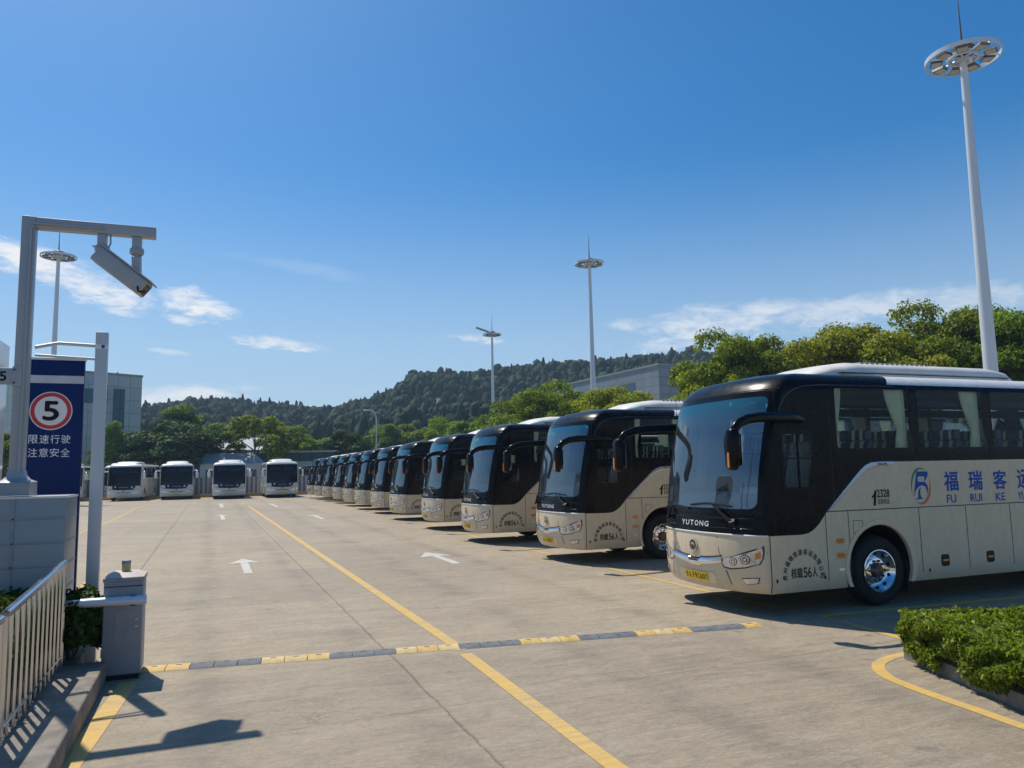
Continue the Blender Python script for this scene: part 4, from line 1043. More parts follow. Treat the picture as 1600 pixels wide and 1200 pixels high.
# ------------------------------------------------------------------ gate furniture on the left
def build_gate():
    # planter with kerb
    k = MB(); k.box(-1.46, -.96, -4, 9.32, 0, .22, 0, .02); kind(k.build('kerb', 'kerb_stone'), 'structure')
    s = MB(); s.add([(-4.6, -4, .16), (-1.45, -4, .16), (-1.45, 10.6, .16), (-4.6, 10.6, .16)], [(0, 1, 2, 3)]); kind(s.build('planting_soil', 'soil', smooth=0), 'structure')
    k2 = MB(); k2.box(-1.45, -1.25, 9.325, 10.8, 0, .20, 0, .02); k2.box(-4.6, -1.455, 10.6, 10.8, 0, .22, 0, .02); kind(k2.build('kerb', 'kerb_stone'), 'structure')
    # barrier machine
    b = thing('barrier_gate', 'grey steel barrier machine with a pale boom arm beside the lane', 'barrier', (-.825, 9.56, 0)); b.scale = (1, 1, 1.03)
    c = MB(); c.box(-.19, .19, -.22, .22, .05, 1.0, 0, .012); c.box(-.17, .17, -.2, .2, 0, .055, 1); c.box(-.20, .20, -.232, .232, .985, 1.03, 0, .012)
    c.build('cabinet', ['barrier_grey', 'underbody'], b)
    d = MB(); d.prism(rr(-.07, .045, .36, .70, .03), -.226, -.215); d.build('door_plate', 'barrier_grey', b)
    for z in (.60, .53): MB().lathe([(0, -.012), (.014, -.012), (.014, 0)], 12, 'y', (.135, -.221, z)).build('lock', 'satin_silver', b)
    for z in (.28, .80): MB().box(-.197, -.188, -.228, -.19, z - .04, z + .04, 0).build('hinge', 'satin_silver', b)
    MB().box(-.185, .185, -.2245, -.2205, .935, .945, 0).build('door_gap', 'seam', b)
    l = MB(); l.add([(-.195, -.225, 1.03), (.195, -.225, 1.03), (.195, .225, 1.03), (-.195, .225, 1.03), (-.12, -.12, 1.07), (.12, -.12, 1.07), (.12, .12, 1.07), (-.12, .12, 1.07)], [(0, 1, 5, 4), (1, 2, 6, 5), (2, 3, 7, 6), (3, 0, 4, 7), (4, 5, 6, 7)]); l.build('lid', 'barrier_top_sunlit', b)
    be = MB(); be.lathe([(.045, 1.065), (.045, 1.15)], 16, 'z', (0, 0, 0), 0); be.lathe([(.047, 1.15), (.047, 1.185), (0, 1.19)], 16, 'z', (0, 0, 0), 1); be.build('beacon', ['yellow_block_pale', 'barrier_grey'], b)
    bo = MB(); bo.tube([(.23, -.27, .80), (.16, -.27, .80), (-.4, -.27, .805)], [.06, .062, .055], 14, squash=(1, .8)); bo.tube([(-.4, -.27, .805), (-3.2, -.27, .845)], [.038, .032], 12); bo.build('boom', 'boom_white', b)
    hb = MB(); hb.lathe([(.055, .02), (.055, -.30)], 16, 'y', (.10, 0, .80)); hb.build('boom_hub', 'barrier_grey', b)
    # railings
    for (y0, y1, lab) in ((6.75, 9.2, 'shiny stainless steel railing on the kerb, section ending at the barrier'), (3.6, 6.6, 'shiny stainless steel railing on the kerb, section at the bottom left corner')):
        r = thing('railing', lab, 'railing', (-1.37, y0, .21), 0, 'stainless railings on the kerb'); L = y1 - y0; H0, H1 = (.93, 1.05) if y0 > 5 else (.86, .92)
        t = MB(); t.tube([(0, 0, H0), (0, L * .5, (H0 + H1) / 2), (0, L, H1)], .034, 14); t.build('top_rail', 'stainless', r)
        t = MB(); t.tube([(0, 0, .12), (0, L, .12)], .018, 10); t.build('bottom_rail', 'stainless', r)
        n = int(L / .19)
        for i in range(n + 1):
            y = L * i / n; q = MB(); rdd = .026 if i in (0, n) else .0165
            q.tube([(0, y, 0), (0, y, H0 + (H1 - H0) * y / L - .012)], rdd, 10); q.build('post' if i in (0, n) else 'baluster', 'stainless', r)
    # grey switch cabinet and camera gantry
    c = thing('equipment_cabinet', 'big ribbed grey metal cabinet behind the stainless railing', 'cabinet', (-1.46, 9.72, 0))
    m = MB(); m.box(-1.5, 0, 0, .8, .18, 1.93, 0, .004); m.build('casing', 'cabinet_grey', c)
    for i, z in enumerate((.93, 1.19, 1.44, 1.70)): 
        q = MB(); q.box(-1.49, .006, -.012, .79, z - .012, z + .012, 0, .004); q.build('rib', 'barrier_grey', c)
    q = MB(); q.box(-.50, -.475, -.012, .0, .80, 1.92, 0); q.build('rib', 'barrier_grey', c)
    q = MB(); q.box(-1.5, .008, -.014, .81, 1.915, 1.94, 0, .004); q.build('cornice', 'white_part', c)
    q = MB(); q.box(-.82, -.645, -.010, .002, 1.24, 1.40, 0, .004); q.build('hatch', 'cabinet_grey', c)
    for z0, z1, x0, x1 in ((1.235, 1.242, -.825, -.64), (1.398, 1.405, -.825, -.64), (1.24, 1.40, -.825, -.818), (1.24, 1.40, -.647, -.64)):
        q = MB(); q.box(x0, x1, -.012, .0, z0, z1, 0); q.build('hatch_trim', 'lamp_dark', c)
    q = MB(); q.box(-1.5, -.16, -.02, .0, .80, .86, 0, .006); q.build('warning_stripe', 'yellow_block', c)
    q = MB(); q.prism([(-.86, .48), (-.60, .48), (-.60, .70), (-.65, .78), (-.73, .80), (-.81, .78), (-.86, .70)], -.03, -.002); q.box(-.89, -.57, -.04, -.002, .78, .81, 0); q.build('socket_hood', 'lamp_dark', c)
    q = MB(); q.tube([(.0, -.02, .86), (.10, -.02, .86)], .028, 10); q.tube([(.10, -.02, .865), (.17, -.02, .87), (.19, -.02, .87)], [.05, .055, .03], 12, 1); q.build('reflector', ['barrier_grey', 'amber'], c)
    g = thing('camera_gantry', 'tall grey steel post with a square arm carrying traffic cameras', 'gantry', (-1.985, 9.98, 1.95)); g.scale = (1.03, 1.03, 1.035)
    q = MB(); q.box(-.068, .068, -.068, .068, .2, 3.06, 0, .006); q.build('post', 'galv_shaded', g)
    q = MB(); q.box(.068, 1.28, -.062, .062, 2.935, 3.055, 0, .006); q.build('arm', 'galv_shaded', g)
    q = MB(); q.box(-.30, .16, -.2, .2, .0, .14, 0, .008); q.build('base_box', 'cabinet_grey', g)
    prof = [(.17, .14), (.15, .15), (.11, .17), (.085, .21), (.072, .27)]
    q = MB(); vs = []
    for r_, h in prof: vs += [(-r_, -r_, h), (r_, -r_, h), (r_, r_, h), (-r_, r_, h)]
    q.add(vs, [(i * 4 + j, i * 4 + (j + 1) % 4, (i + 1) * 4 + (j + 1) % 4, (i + 1) * 4 + j) for i in range(4) for j in range(4)]); q.build('flared_foot', 'galv_shaded', g, 60)
    q = MB(); q.box(-.4, -.055, -.085, -.068, 1.18, 1.36, 0, .004); q.box(-.075, .02, -.095, -.068, 1.16, 1.38, 0, .004); q.build('bracket', 'galv_shaded', g)
    lettering(g, [('5', -.16, 1.27, .06, .10, .03, 0, lambda x, z: Vector((x, -.0875, z)))], 'black_ink', 'stencil_number')
    q = MB(); q.tube([(.03, -.082, .25), (.03, -.082, 2.9), (.06, -.078, 2.98), (.75, -.075, 2.985)], .012, 8); q.build('conduit', 'galv_shaded', g)
    for z_ in (1.20, 1.34): MB().lathe([(0, -.106), (.012, -.106), (.013, -.095)], 8, 'y', (-.055, 0, z_)).build('bolt', 'lamp_dark', g)
    for x_ in (-.14, .14): MB().lathe([(.018, .14), (.018, .165), (0, .168)], 8, 'z', (x_, -.14, 0)).build('bolt', 'satin_silver', g)
    # cameras
    def cam_thing(lab, x, nose, tilt, yaw):
        t = thing('surveillance_camera', lab, 'camera', (x, 9.98, 4.985), yaw, 'traffic cameras on the gantry arm')
        q = MB(); q.box(-.045, .045, -.05, .05, -.14, 0, 0, .006); q.lathe([(.075, -.14), (.08, -.15), (.08, -.20), (.06, -.215)], 20); q.tube([(.085, 0, 0), (.09, 0, -.1), (.07, 0, -.15)], .010, 6); q.tube([(-.065, 0, -.16), (-.10, 0, -.14)], .012, 6); q.build('mount', 'galv_shaded', t)
        h = MB(); P = [(-.0, -.075), (.60, -.075), (.60, .06), (.52, .075), (0, .075), (-.05, .02)]
        h.box(-.02, .60, -.11, .11, -.07, .065, 0, .02); h.box(-.06, .63, -.118, .118, .066, .078, 0, .003)
        hh = h.build('housing', 'galv_shaded', t); hh.location = (-.02, 0, -.25); hh.rotation_euler = (0, tilt, 0)
        f = MB(); f.box(.601, .604, -.08, .08, -.05, .04, 0); ff = f.build('lens_window', 'lamp_dark', hh)
        w = MB(); w.tube([(.55, -.11, -.02), (.60, -.14, -.05), (.66, -.14, -.02)], .008, 6); w.build('cable', 'black_plastic', hh)
        return t
    cam_thing('white camera housing tilted down to the lane, hanging mid arm', -1.24, 0, rad(38), rad(-8))
    [setattr(k_, 'scale', (1.08, 1.25, 1.45)) for k_ in COL.objects if k_.name.startswith('housing')]
    t = cam_thing('second white camera at the free end of the gantry arm, pointing away', -.87, 0, rad(80), rad(85)); [setattr(k_, 'scale', (.62, .42, .7)) for k_ in COL.objects if k_.parent == t and k_.name.startswith('housing')]
    # narrow gate post with two cross tubes to the gantry
    p = thing('gate_post', 'slim white square steel post with a blue band near its top', 'post', (-1.22, 10.15, 0))
    q = MB(); q.box(-.065, .065, -.05, .05, 0, 3.84, 0, .006); q.build('post', 'galv_white', p)
    q = MB(); q.box(-.067, .067, -.052, .052, 3.64, 3.69, 0); q.build('blue_band', 'white_letter', p)
    q = MB(); q.box(.0, .035, -.0535, -.05, 3.645, 3.685, 0); q.build('band_mark', 'blue_ink', p)
    q = MB(); q.tube([(-.66, -.12, 3.62), (-.45, -.02, 3.69), (-.06, 0, 3.68)], .022, 10); q.tube([(-.66, -.12, 3.53), (-.06, 0, 3.52)], .016, 10); q.build('cross_tube', 'galv_white', p)
    # blue speed sign
    s = thing('speed_sign', 'tall blue sign panel with a red ringed 5 and white Chinese warning', 'sign', (-1.905, 11.5, 0)); s.scale = (1, 1, 1.02)
    q = MB(); q.box(-.36, .335, -.04, .04, .36, 3.60, 0, .008); q.build('panel', 'sign_blue', s)
    q = MB(); q.box(-.36, .335, -.035, .035, 0, .358, 0); q.build('plinth', 'galv_white', s); q = MB(); q.box(-.37, .345, -.05, .05, 3.60, 3.63, 0, .004); q.build('cap', 'galv_white', s)
    q = MB(); q.box(-.36, .333, -.0435, -.04, 3.30, 3.40, 0); q.build('stripe', 'sign_stripe', s)
    def disc(r, y, m, nm):
        q = MB(); vs = [(-.03 + r * math.cos(a), y, 2.945 + r * math.sin(a)) for a in np.linspace(0, 2 * math.pi, 49)[:-1]]
        q.add(vs, [tuple(range(48))]); return q.build(nm, m, s, 0)
    disc(.245, -.044, 'sign_white', 'sign_rim'); disc(.232, -.047, 'sign_red', 'red_ring'); disc(.185, -.050, 'sign_white', 'sign_face')
    Fp = lambda y: (lambda x, z: Vector((x, y, z)))
    lettering(s, [('5', -.03, 2.945, .17, .235, .035, 0, Fp(-.053))], 'black_ink')
    for z_, w_ in ((2.585, '限速行驶'), (2.415, '注意安全')): lettering(s, [(ch, -.215 + .122 * i, z_, .105, .11, .008, 0, Fp(-.044)) for i, ch in enumerate(w_)], 'white_letter')
    # gatehouse column at the picture's edge
    h = thing('gatehouse', 'white gatehouse corner with an overhanging pale box at the left edge', 'gatehouse', (-4.56, 17, 0))
    q = MB(); q.box(-2.5, .30, 0, 3, 0, 4.3, 0, .02); q.build('wall', 'white_part', h)
    q = MB(); q.box(-2.6, .28, -.35, 3.2, 4.55, 5.15, 0, .03); q.build('roof', 'white_part', h)
    q = MB(); q.box(-2.4, .2, .05, 2.9, 4.25, 4.6, 0); q.build('recess', 'far_blue', h)
    q = MB(); q.box(.36, .43, -.1, -.03, 0, 4.3, 0); q.build('down_pipe', 'galv_white', h)
    q = MB(); q.tube([(.32, .2, 5.15), (.32, .2, 5.55)], [.015, .008], 6); q.build('aerial', 'galv_white', h)
# ------------------------------------------------------------------ leaves
def leaves(name, C, N, size, m, rng, parent=None, aspect=.5, mats=None, curl=.25):
    """one mesh of many small pointed leaves; C centres, N facing directions, size per leaf"""
    n = len(C); T = rng.normal(size=(n, 3)); N = N / np.linalg.norm(N, axis=1, keepdims=True)
    T -= (T * N).sum(1, keepdims=True) * N; T /= np.linalg.norm(T, axis=1, keepdims=True) + 1e-9
    B = np.cross(N, T); s = size[:, None]
    V = np.stack([C - T * s * .5, C + B * s * aspect * .5 + N * s * curl * .3 - T * s * .05, C + T * s * .5 - N * s * curl * .4, C - B * s * aspect * .5 + N * s * curl * .3 - T * s * .05], 1).reshape(-1, 3)
    me = bpy.data.meshes.new(name); me.vertices.add(4 * n); me.vertices.foreach_set('co', V.astype(np.float32).ravel())
    me.loops.add(4 * n); me.loops.foreach_set('vertex_index', np.arange(4 * n, dtype=np.int32))
    me.polygons.add(n); me.polygons.foreach_set('loop_start', np.arange(0, 4 * n, 4, dtype=np.int32)); me.polygons.foreach_set('loop_total', np.full(n, 4, dtype=np.int32))
    at = me.attributes.new('leafvar', 'FLOAT', 'FACE'); at.data.foreach_set('value', np.clip(rng.beta(1.6, 2.0, n), 0, 1).astype(np.float32))
    me.materials.append(MATS[m]); me.update(); me.validate()
    if parent == 'mesh': return me
    return link(name, me, parent)
def crown_points(rng, lumps, per, a, zc, h, lumpr, shape='round'):
    """lumps of leaves arranged over an uneven crown of radius a, centre height zc, half-height h"""
    C = []; N = []
    for i in range(lumps):
        d = rng.normal(size=3); d /= np.linalg.norm(d)
        if d[2] < -.55: d[2] *= -.6
        k = .52 + .48 * rng.random() ** .6
        wob = 1 + .24 * math.sin(3 * math.atan2(d[1], d[0]) + 2) * (1 - abs(d[2]))
        c = np.array([d[0] * a * k * wob, d[1] * a * k * wob, zc + d[2] * h * k])
        if shape == 'cone': s_ = 1 - .65 * (c[2] - zc + h) / (2 * h); c[:2] *= s_
        r = lumpr * (.6 + .7 * rng.random())
        q = rng.normal(size=(per, 3)); q /= np.linalg.norm(q, axis=1, keepdims=True); q[:, 2] = np.where(q[:, 2] < -.4, -q[:, 2] * .7, q[:, 2])
        rr_ = r * (.55 + .5 * rng.random((per, 1)))
        p = c + q * rr_ * np.array([1.15, 1.15, .72]); C.append(p)
        N.append(q * .6 + rng.normal(size=(per, 3)) * .55 + np.array([0, 0, .5]))
    return np.concatenate(C), np.concatenate(N)
TREEPROTO = {}
def tree_meshes(key, seed, leafm, lumps=70, per=150, a=2.6, zc=4.6, h=2.4, lumpr=.75, leaf=.3, trunk=.16, shape='round', tz=None):
    rng = np.random.default_rng(seed)
    C, N = crown_points(rng, lumps, per, a, zc, h, lumpr, shape)
    cm = leaves('crown', C, N, leaf * (.6 + .8 * rng.random(len(C))), leafm, rng, 'mesh', .55)
    mb = MB(); top = zc + h * .3; r = random.Random(seed)
    pts = [(0, 0, -.1), (r.uniform(-.06, .06), r.uniform(-.06, .06), zc * .25), (r.uniform(-.15, .15), r.uniform(-.15, .15), zc * .6), (r.uniform(-.2, .2), r.uniform(-.2, .2), top)]
    mb.tube(pts, [trunk, trunk * .8, trunk * .6, trunk * .2], 10)
    for k in range(9):
        z0 = zc * (.42 + .06 * k); an = k * 2.4 + r.random(); L = a * r.uniform(.55, .85)
        mb.tube([(0, 0, z0), (L * .45 * math.cos(an), L * .45 * math.sin(an), z0 + L * .35), (L * math.cos(an), L * math.sin(an), z0 + L * .6)], [trunk * .42, trunk * .26, trunk * .07], 6)
    o = mb.build('trunk_proto', 'bark'); tm = o.data; bpy.data.objects.remove(o)
    TREEPROTO[key] = (tm, cm)
def plant_tree(key, loc, s, rz, label, name='broadleaf_tree', group=None, sz=None):
    t = thing(name, label, 'tree', loc, rz, group); t.scale = (s, s, sz or s)
    link('trunk', TREEPROTO[key][0], t); link('crown', TREEPROTO[key][1], t)
    return t
def hedge_leaves(name, boxes, count, size, m, seed, parent=None):
    rng = np.random.default_rng(seed); C = []; N = []
    for (x0, x1, y0, y1, z0, z1, faces, k) in boxes:
        for f, share in faces:
            n = int(count * share * k); u = rng.random(n); v = rng.random(n); d = np.abs(rng.normal(size=n)) * .07 - .04
            if f == 'top': p = np.stack([x0 + (x1 - x0) * u, y0 + (y1 - y0) * v, z1 - d], 1); nn = np.array([0, 0, 1.])
            if f == 'left': p = np.stack([x0 + d, y0 + (y1 - y0) * u, z0 + (z1 - z0) * v], 1); nn = np.array([-1., 0, .5])
            if f == 'front': p = np.stack([x0 + (x1 - x0) * u, y0 + d, z0 + (z1 - z0) * v], 1); nn = np.array([0, -1., .5])
            if f == 'back': p = np.stack([x0 + (x1 - x0) * u, y1 - d, z0 + (z1 - z0) * v], 1); nn = np.array([0, 1., .5])
            # uneven clipped surface
            b = .05 * np.sin(p[:, 0] * 5.1 + 1) * np.sin(p[:, 1] * 4.3) + .035 * np.sin(p[:, 0] * 13 + p[:, 1] * 9) + .03 * np.sin(p[:, 1] * 17 + p[:, 2] * 11)
            p = p + nn * b[:, None]
            C.append(p); N.append(nn * .7 + rng.normal(size=(n, 3)) * .6 + np.array([0, 0, .35]))
    C = np.concatenate(C); N = np.concatenate(N)
    return leaves(name, C, N, size * (.6 + .8 * rng.random(len(C))), m, rng, parent, .5, curl=.4)
def build_greens():
    # planted island, its kerb leaning with the lane
    isl = [(7.03, 6.35), (7.08, 6.50), (7.2, 6.56), (7.4, 6.52), (20, 2.1), (20, -6), (3.2, -6), (6.48, 4.75)]
    k = MB(); k.prism(isl, 0, .14, 'z'); kind(k.build('island_kerb', 'kerb_stone', smooth=0), 'structure')
    e = MB(); isl2 = [(7.12, 6.33), (7.16, 6.42), (7.25, 6.46), (7.4, 6.42), (20, 2.0), (20, -5.9), (3.4, -5.9), (6.58, 4.75)]
    e.prism(isl2, .141, .16, 'z'); kind(e.build('island_soil', 'soil', smooth=0), 'structure')
    h = thing('hedge', 'clipped bright green hedge filling the kerbed island at the right', 'hedge', (0, 0, 0))
    core = MB(); core.prism([(7.18, 6.22), (7.35, 6.2), (13, 4.2), (13, -1), (5.0, -1), (6.74, 4.75)], .17, .40, 'z'); core.build('inner_twigs', 'soil', h, 0)
    rng = np.random.default_rng(8)
    # leaves over top, lane side and back, following the slanting outline
    def edge(y): return np.interp(y, [-.5, 4.75, 5.5, 6.35, 6.5], [4.66, 6.36, 6.56, 6.90, 7.04])
    def back(x): return 6.48 - (x - 7.05) * .345
    def lump(x, y, z): return .045 * np.sin(x * 4.1 + 1) * np.sin(y * 3.7 + 2) + .03 * np.sin(x * 9.3 + y * 7.1) + .025 * np.sin(y * 15 + z * 9 + x * 5)
    C = []; N = []; HT = .50
    n = 68000; x = 5.2 + 6.2 * rng.random(n); y = -.3 + 6.9 * rng.random(n); k_ = (x > edge(y) + .01) & (y < back(x)); x = x[k_]; y = y[k_]; n = len(x)
    z = HT + lump(x, y, 0) - np.abs(rng.normal(size=n)) * .06 + .03 * rng.random(n); C.append(np.stack([x, y, z], 1)); N.append(np.array([0, 0, 1.]) * .9 + rng.normal(size=(n, 3)) * .6)
    n = 44000; y = -.3 + 6.8 * rng.random(n); zz = rng.random(n); z = .06 + (HT - .04) * zz ** .85; x = edge(y) + .04 * (1 - zz) + lump(z * 3, y, z) + np.abs(rng.normal(size=n)) * .08
    keep = rng.random(n) < (.35 + .65 * zz); keep &= ~((zz < .3) & (np.sin(y * 7) > .2)); C.append(np.stack([x, y, z], 1)[keep]); N.append((np.array([-1., 0, .45]) * .6 + rng.normal(size=(n, 3)) * .65)[keep])
    n = 12000; x = 7.05 + 4.4 * rng.random(n) ** 1.2; zz = rng.random(n); z = .15 + (HT - .13) * zz; y = back(x) - np.abs(rng.normal(size=n)) * .08 + .5 * lump(x, z * 3, z); C.append(np.stack([x, y, z], 1)); N.append(np.array([0, 1., .5]) * .6 + rng.normal(size=(n, 3)) * .65)
    C = np.concatenate(C); N = np.concatenate(N)
    leaves('foliage', C, N, .056 * (.55 + .9 * rng.random(len(C))), 'leaf_hedge', rng, h, .5, curl=.45)
    st = MB(); r = random.Random(2)
    for i in range(60):
        yy = r.uniform(2.5, 6.3); xx = float(edge(yy)) + r.uniform(.12, .3); st.tube([(xx, yy, .15), (xx + r.uniform(-.06, .03), yy + r.uniform(-.06, .06), .42)], [.008, .004], 5)
    st.build('stems', 'bark', h)
    # shrub by the barrier
    b = thing('shrub', 'dark leafy shrub between the railing and the barrier machine', 'shrub', (-1.33, 9.58, .14))
    rng = np.random.default_rng(4); C, N = crown_points(rng, 46, 150, .33, .36, .42, .16); leaves('foliage', C, N, .085 * (.6 + .7 * rng.random(len(C))), 'leaf_bush', rng, b, .45, curl=.4)
    s = MB()
    for k in range(7): s.tube([(0, 0, 0), (.16 * math.cos(k * 2.3), .16 * math.sin(k * 2.3), .45)], [.012, .004], 5)
    s.build('stems', 'bark', b)
    b = thing('shrub', 'dark low shrub behind the railing bars at the left edge', 'shrub', (-1.95, 8.3, .14))
    rng = np.random.default_rng(9); C, N = crown_points(rng, 90, 130, .36, .42, .42, .2); C[:, 1] *= 4.2; leaves('foliage', C, N, .09 * (.6 + .7 * rng.random(len(C))), 'leaf_bush', rng, b, .45, curl=.4)
    s = MB()
    for k in range(9): s.tube([(0, k * .2 - .8, 0), (.1 * math.cos(k * 2.3), k * .2 - .8 + .1 * math.sin(k), .4)], [.012, .004], 5)
    s.build('stems', 'bark', b)
def build_trees():
    tree_meshes('bright', 11, 'leaf_bright', 62, 800, 2.9, 4.7, 2.5, .80, .17)
    tree_meshes('yellow', 12, 'leaf_yellow', 58, 800, 2.8, 4.5, 2.4, .80, .17)
    tree_meshes('mid', 13, 'leaf_mid', 64, 380, 2.7, 4.4, 2.5, .8, .24)
    tree_meshes('dark', 14, 'leaf_dark', 64, 380, 2.8, 4.0, 2.7, .8, .25)
    tree_meshes('tall', 15, 'leaf_mid', 60, 320, 2.0, 5.0, 3.2, .65, .22, shape='cone')
    tree_meshes('airy', 16, 'leaf_bright', 40, 240, 2.7, 5.0, 2.5, .58, .22)
    gR = 'trees behind the coach row'
    def T(key, x, ytop, D, label, w=None, group=None, rz=0.0):
        """tree with its crown top seen at (x, ytop) standing D metres away; full height of prototype about 7.4"""
        p = DP(x, ytop, D); H = p[2]; base = {'bright': 7.6, 'yellow': 7.3, 'mid': 7.3, 'dark': 7.1, 'tall': 8.4, 'airy': 7.8}[key]
        s = H / base
        return plant_tree(key, (p[0], p[1], 0), (w or 1) * s, rz, label, group=group, sz=s)
    T('bright', 1585, 466, 43, 'bright green tree behind the tall mast, its crown cut by the right edge', 0.84, gR, .4)
    T('bright', 1480, 466, 46, 'big green tree directly left of the tallest mast', 0.88, gR, 1.2)
    T('yellow', 1400, 512, 44, 'yellow green tree over the nearest coach, second from the tall mast', 0.80, gR, 2.2)
    T('yellow', 1305, 503, 46, 'lime green tree in the middle of the right hand tree line', 0.84, gR, 3.6)
    T('bright', 1235, 532, 50, 'green tree over the front roof edge of the nearest coach', 0.76, gR, 4.4)
    T('bright', 1150, 508, 47, 'tall dark centred tree above the nearest coach windscreen', 0.76, gR, .9)
    T('yellow', 1106, 566, 46, 'yellow green tree just left of the nearest coach roof', 0.76, gR, 5.2)
    T('yellow', 964, 600, 58, 'round yellow green tree in front of the grey office', 0.93, gR, 1.7)
    T('bright', 866, 596, 66, 'bright tree behind the third coach, left of the middle mast', 1.00, gR, 2.9)
    T('mid', 820, 615, 70, 'green tree behind the fourth coach, beside the bright one', 0.89, gR, 3.3)
    T('mid', 905, 648, 74, 'dark gapped tree left of the middle mast foot', 0.81, gR, .3)
    T('mid', 745, 640, 84, 'dull green tree left of the third mast', 0.89, gR, 1.1)
    T('bright', 700, 650, 90, 'olive tree right of the thin street lamp, near the coach roofs', 0.89, gR, 2.0)
    gL = 'trees behind the white coaches'
    T('dark', 285, 655, 89, 'dark dense tree directly above the second white coach', 1.35, gL, .6)
    T('dark', 222, 672, 91, 'dark rounded tree above the leftmost white coach', 1.1, gL, 2.5)
    T('tall', 178, 655, 89, 'slim pale green tree against the white tower', .8, gL, 1.5)
    T('tall', 283, 628, 101, 'tall loose tree rising behind the dark dense one', 1.3, gL, 2.1)
    T('mid', 330, 655, 106, 'middling green tree right of the tall loose one', 1.2, gL, .2)
    T('airy', 400, 640, 91, 'airy light green tree over the third white coach, with open branches', 1.1, gL, .8)
    T('airy', 448, 655, 96, 'thin airy tree left of the fourth white coach', 1.0, gL, 2.7)
    T('mid', 490, 672, 110, 'low green tree behind the station roof', 1.2, gL, 4.0)
    T('dark', 540, 670, 101, 'dark dense tree between station roof and coach row', 1.0, gL, 1.0)
    T('tall', 610, 660, 115, 'pointed green tree just right of the thin street lamp', 1.0, gL, 5.0)
    T('mid', 640, 655, 120, 'rounded pale tree at the foot of the hill', 1.4, gL, 3.0)
    T('airy', 150, 700, 96, 'sparse tree foot between blue sign and white tower', .8, gL, 3.0)
    T('mid', 10, 668, 62, 'green tree at the left edge behind the gatehouse', 1.0, gL, 3.0)
    rng = random.Random(21)
    words = ['first', 'second', 'third', 'fourth', 'fifth', 'sixth', 'seventh', 'eighth', 'ninth', 'tenth', 'eleventh', 'twelfth', 'thirteenth', 'fourteenth']
    for i in range(9):
        x = 362 + i * 46 + rng.uniform(-14, 14)
        T(rng.choice(['mid', 'bright', 'tall', 'mid']), x, 684 + rng.uniform(-8, 10), 124 + rng.uniform(-6, 22), 'small green tree at the hill foot, %s from the white tower' % words[i], 1.25, 'small trees at the hill foot', rng.uniform(0, 6))
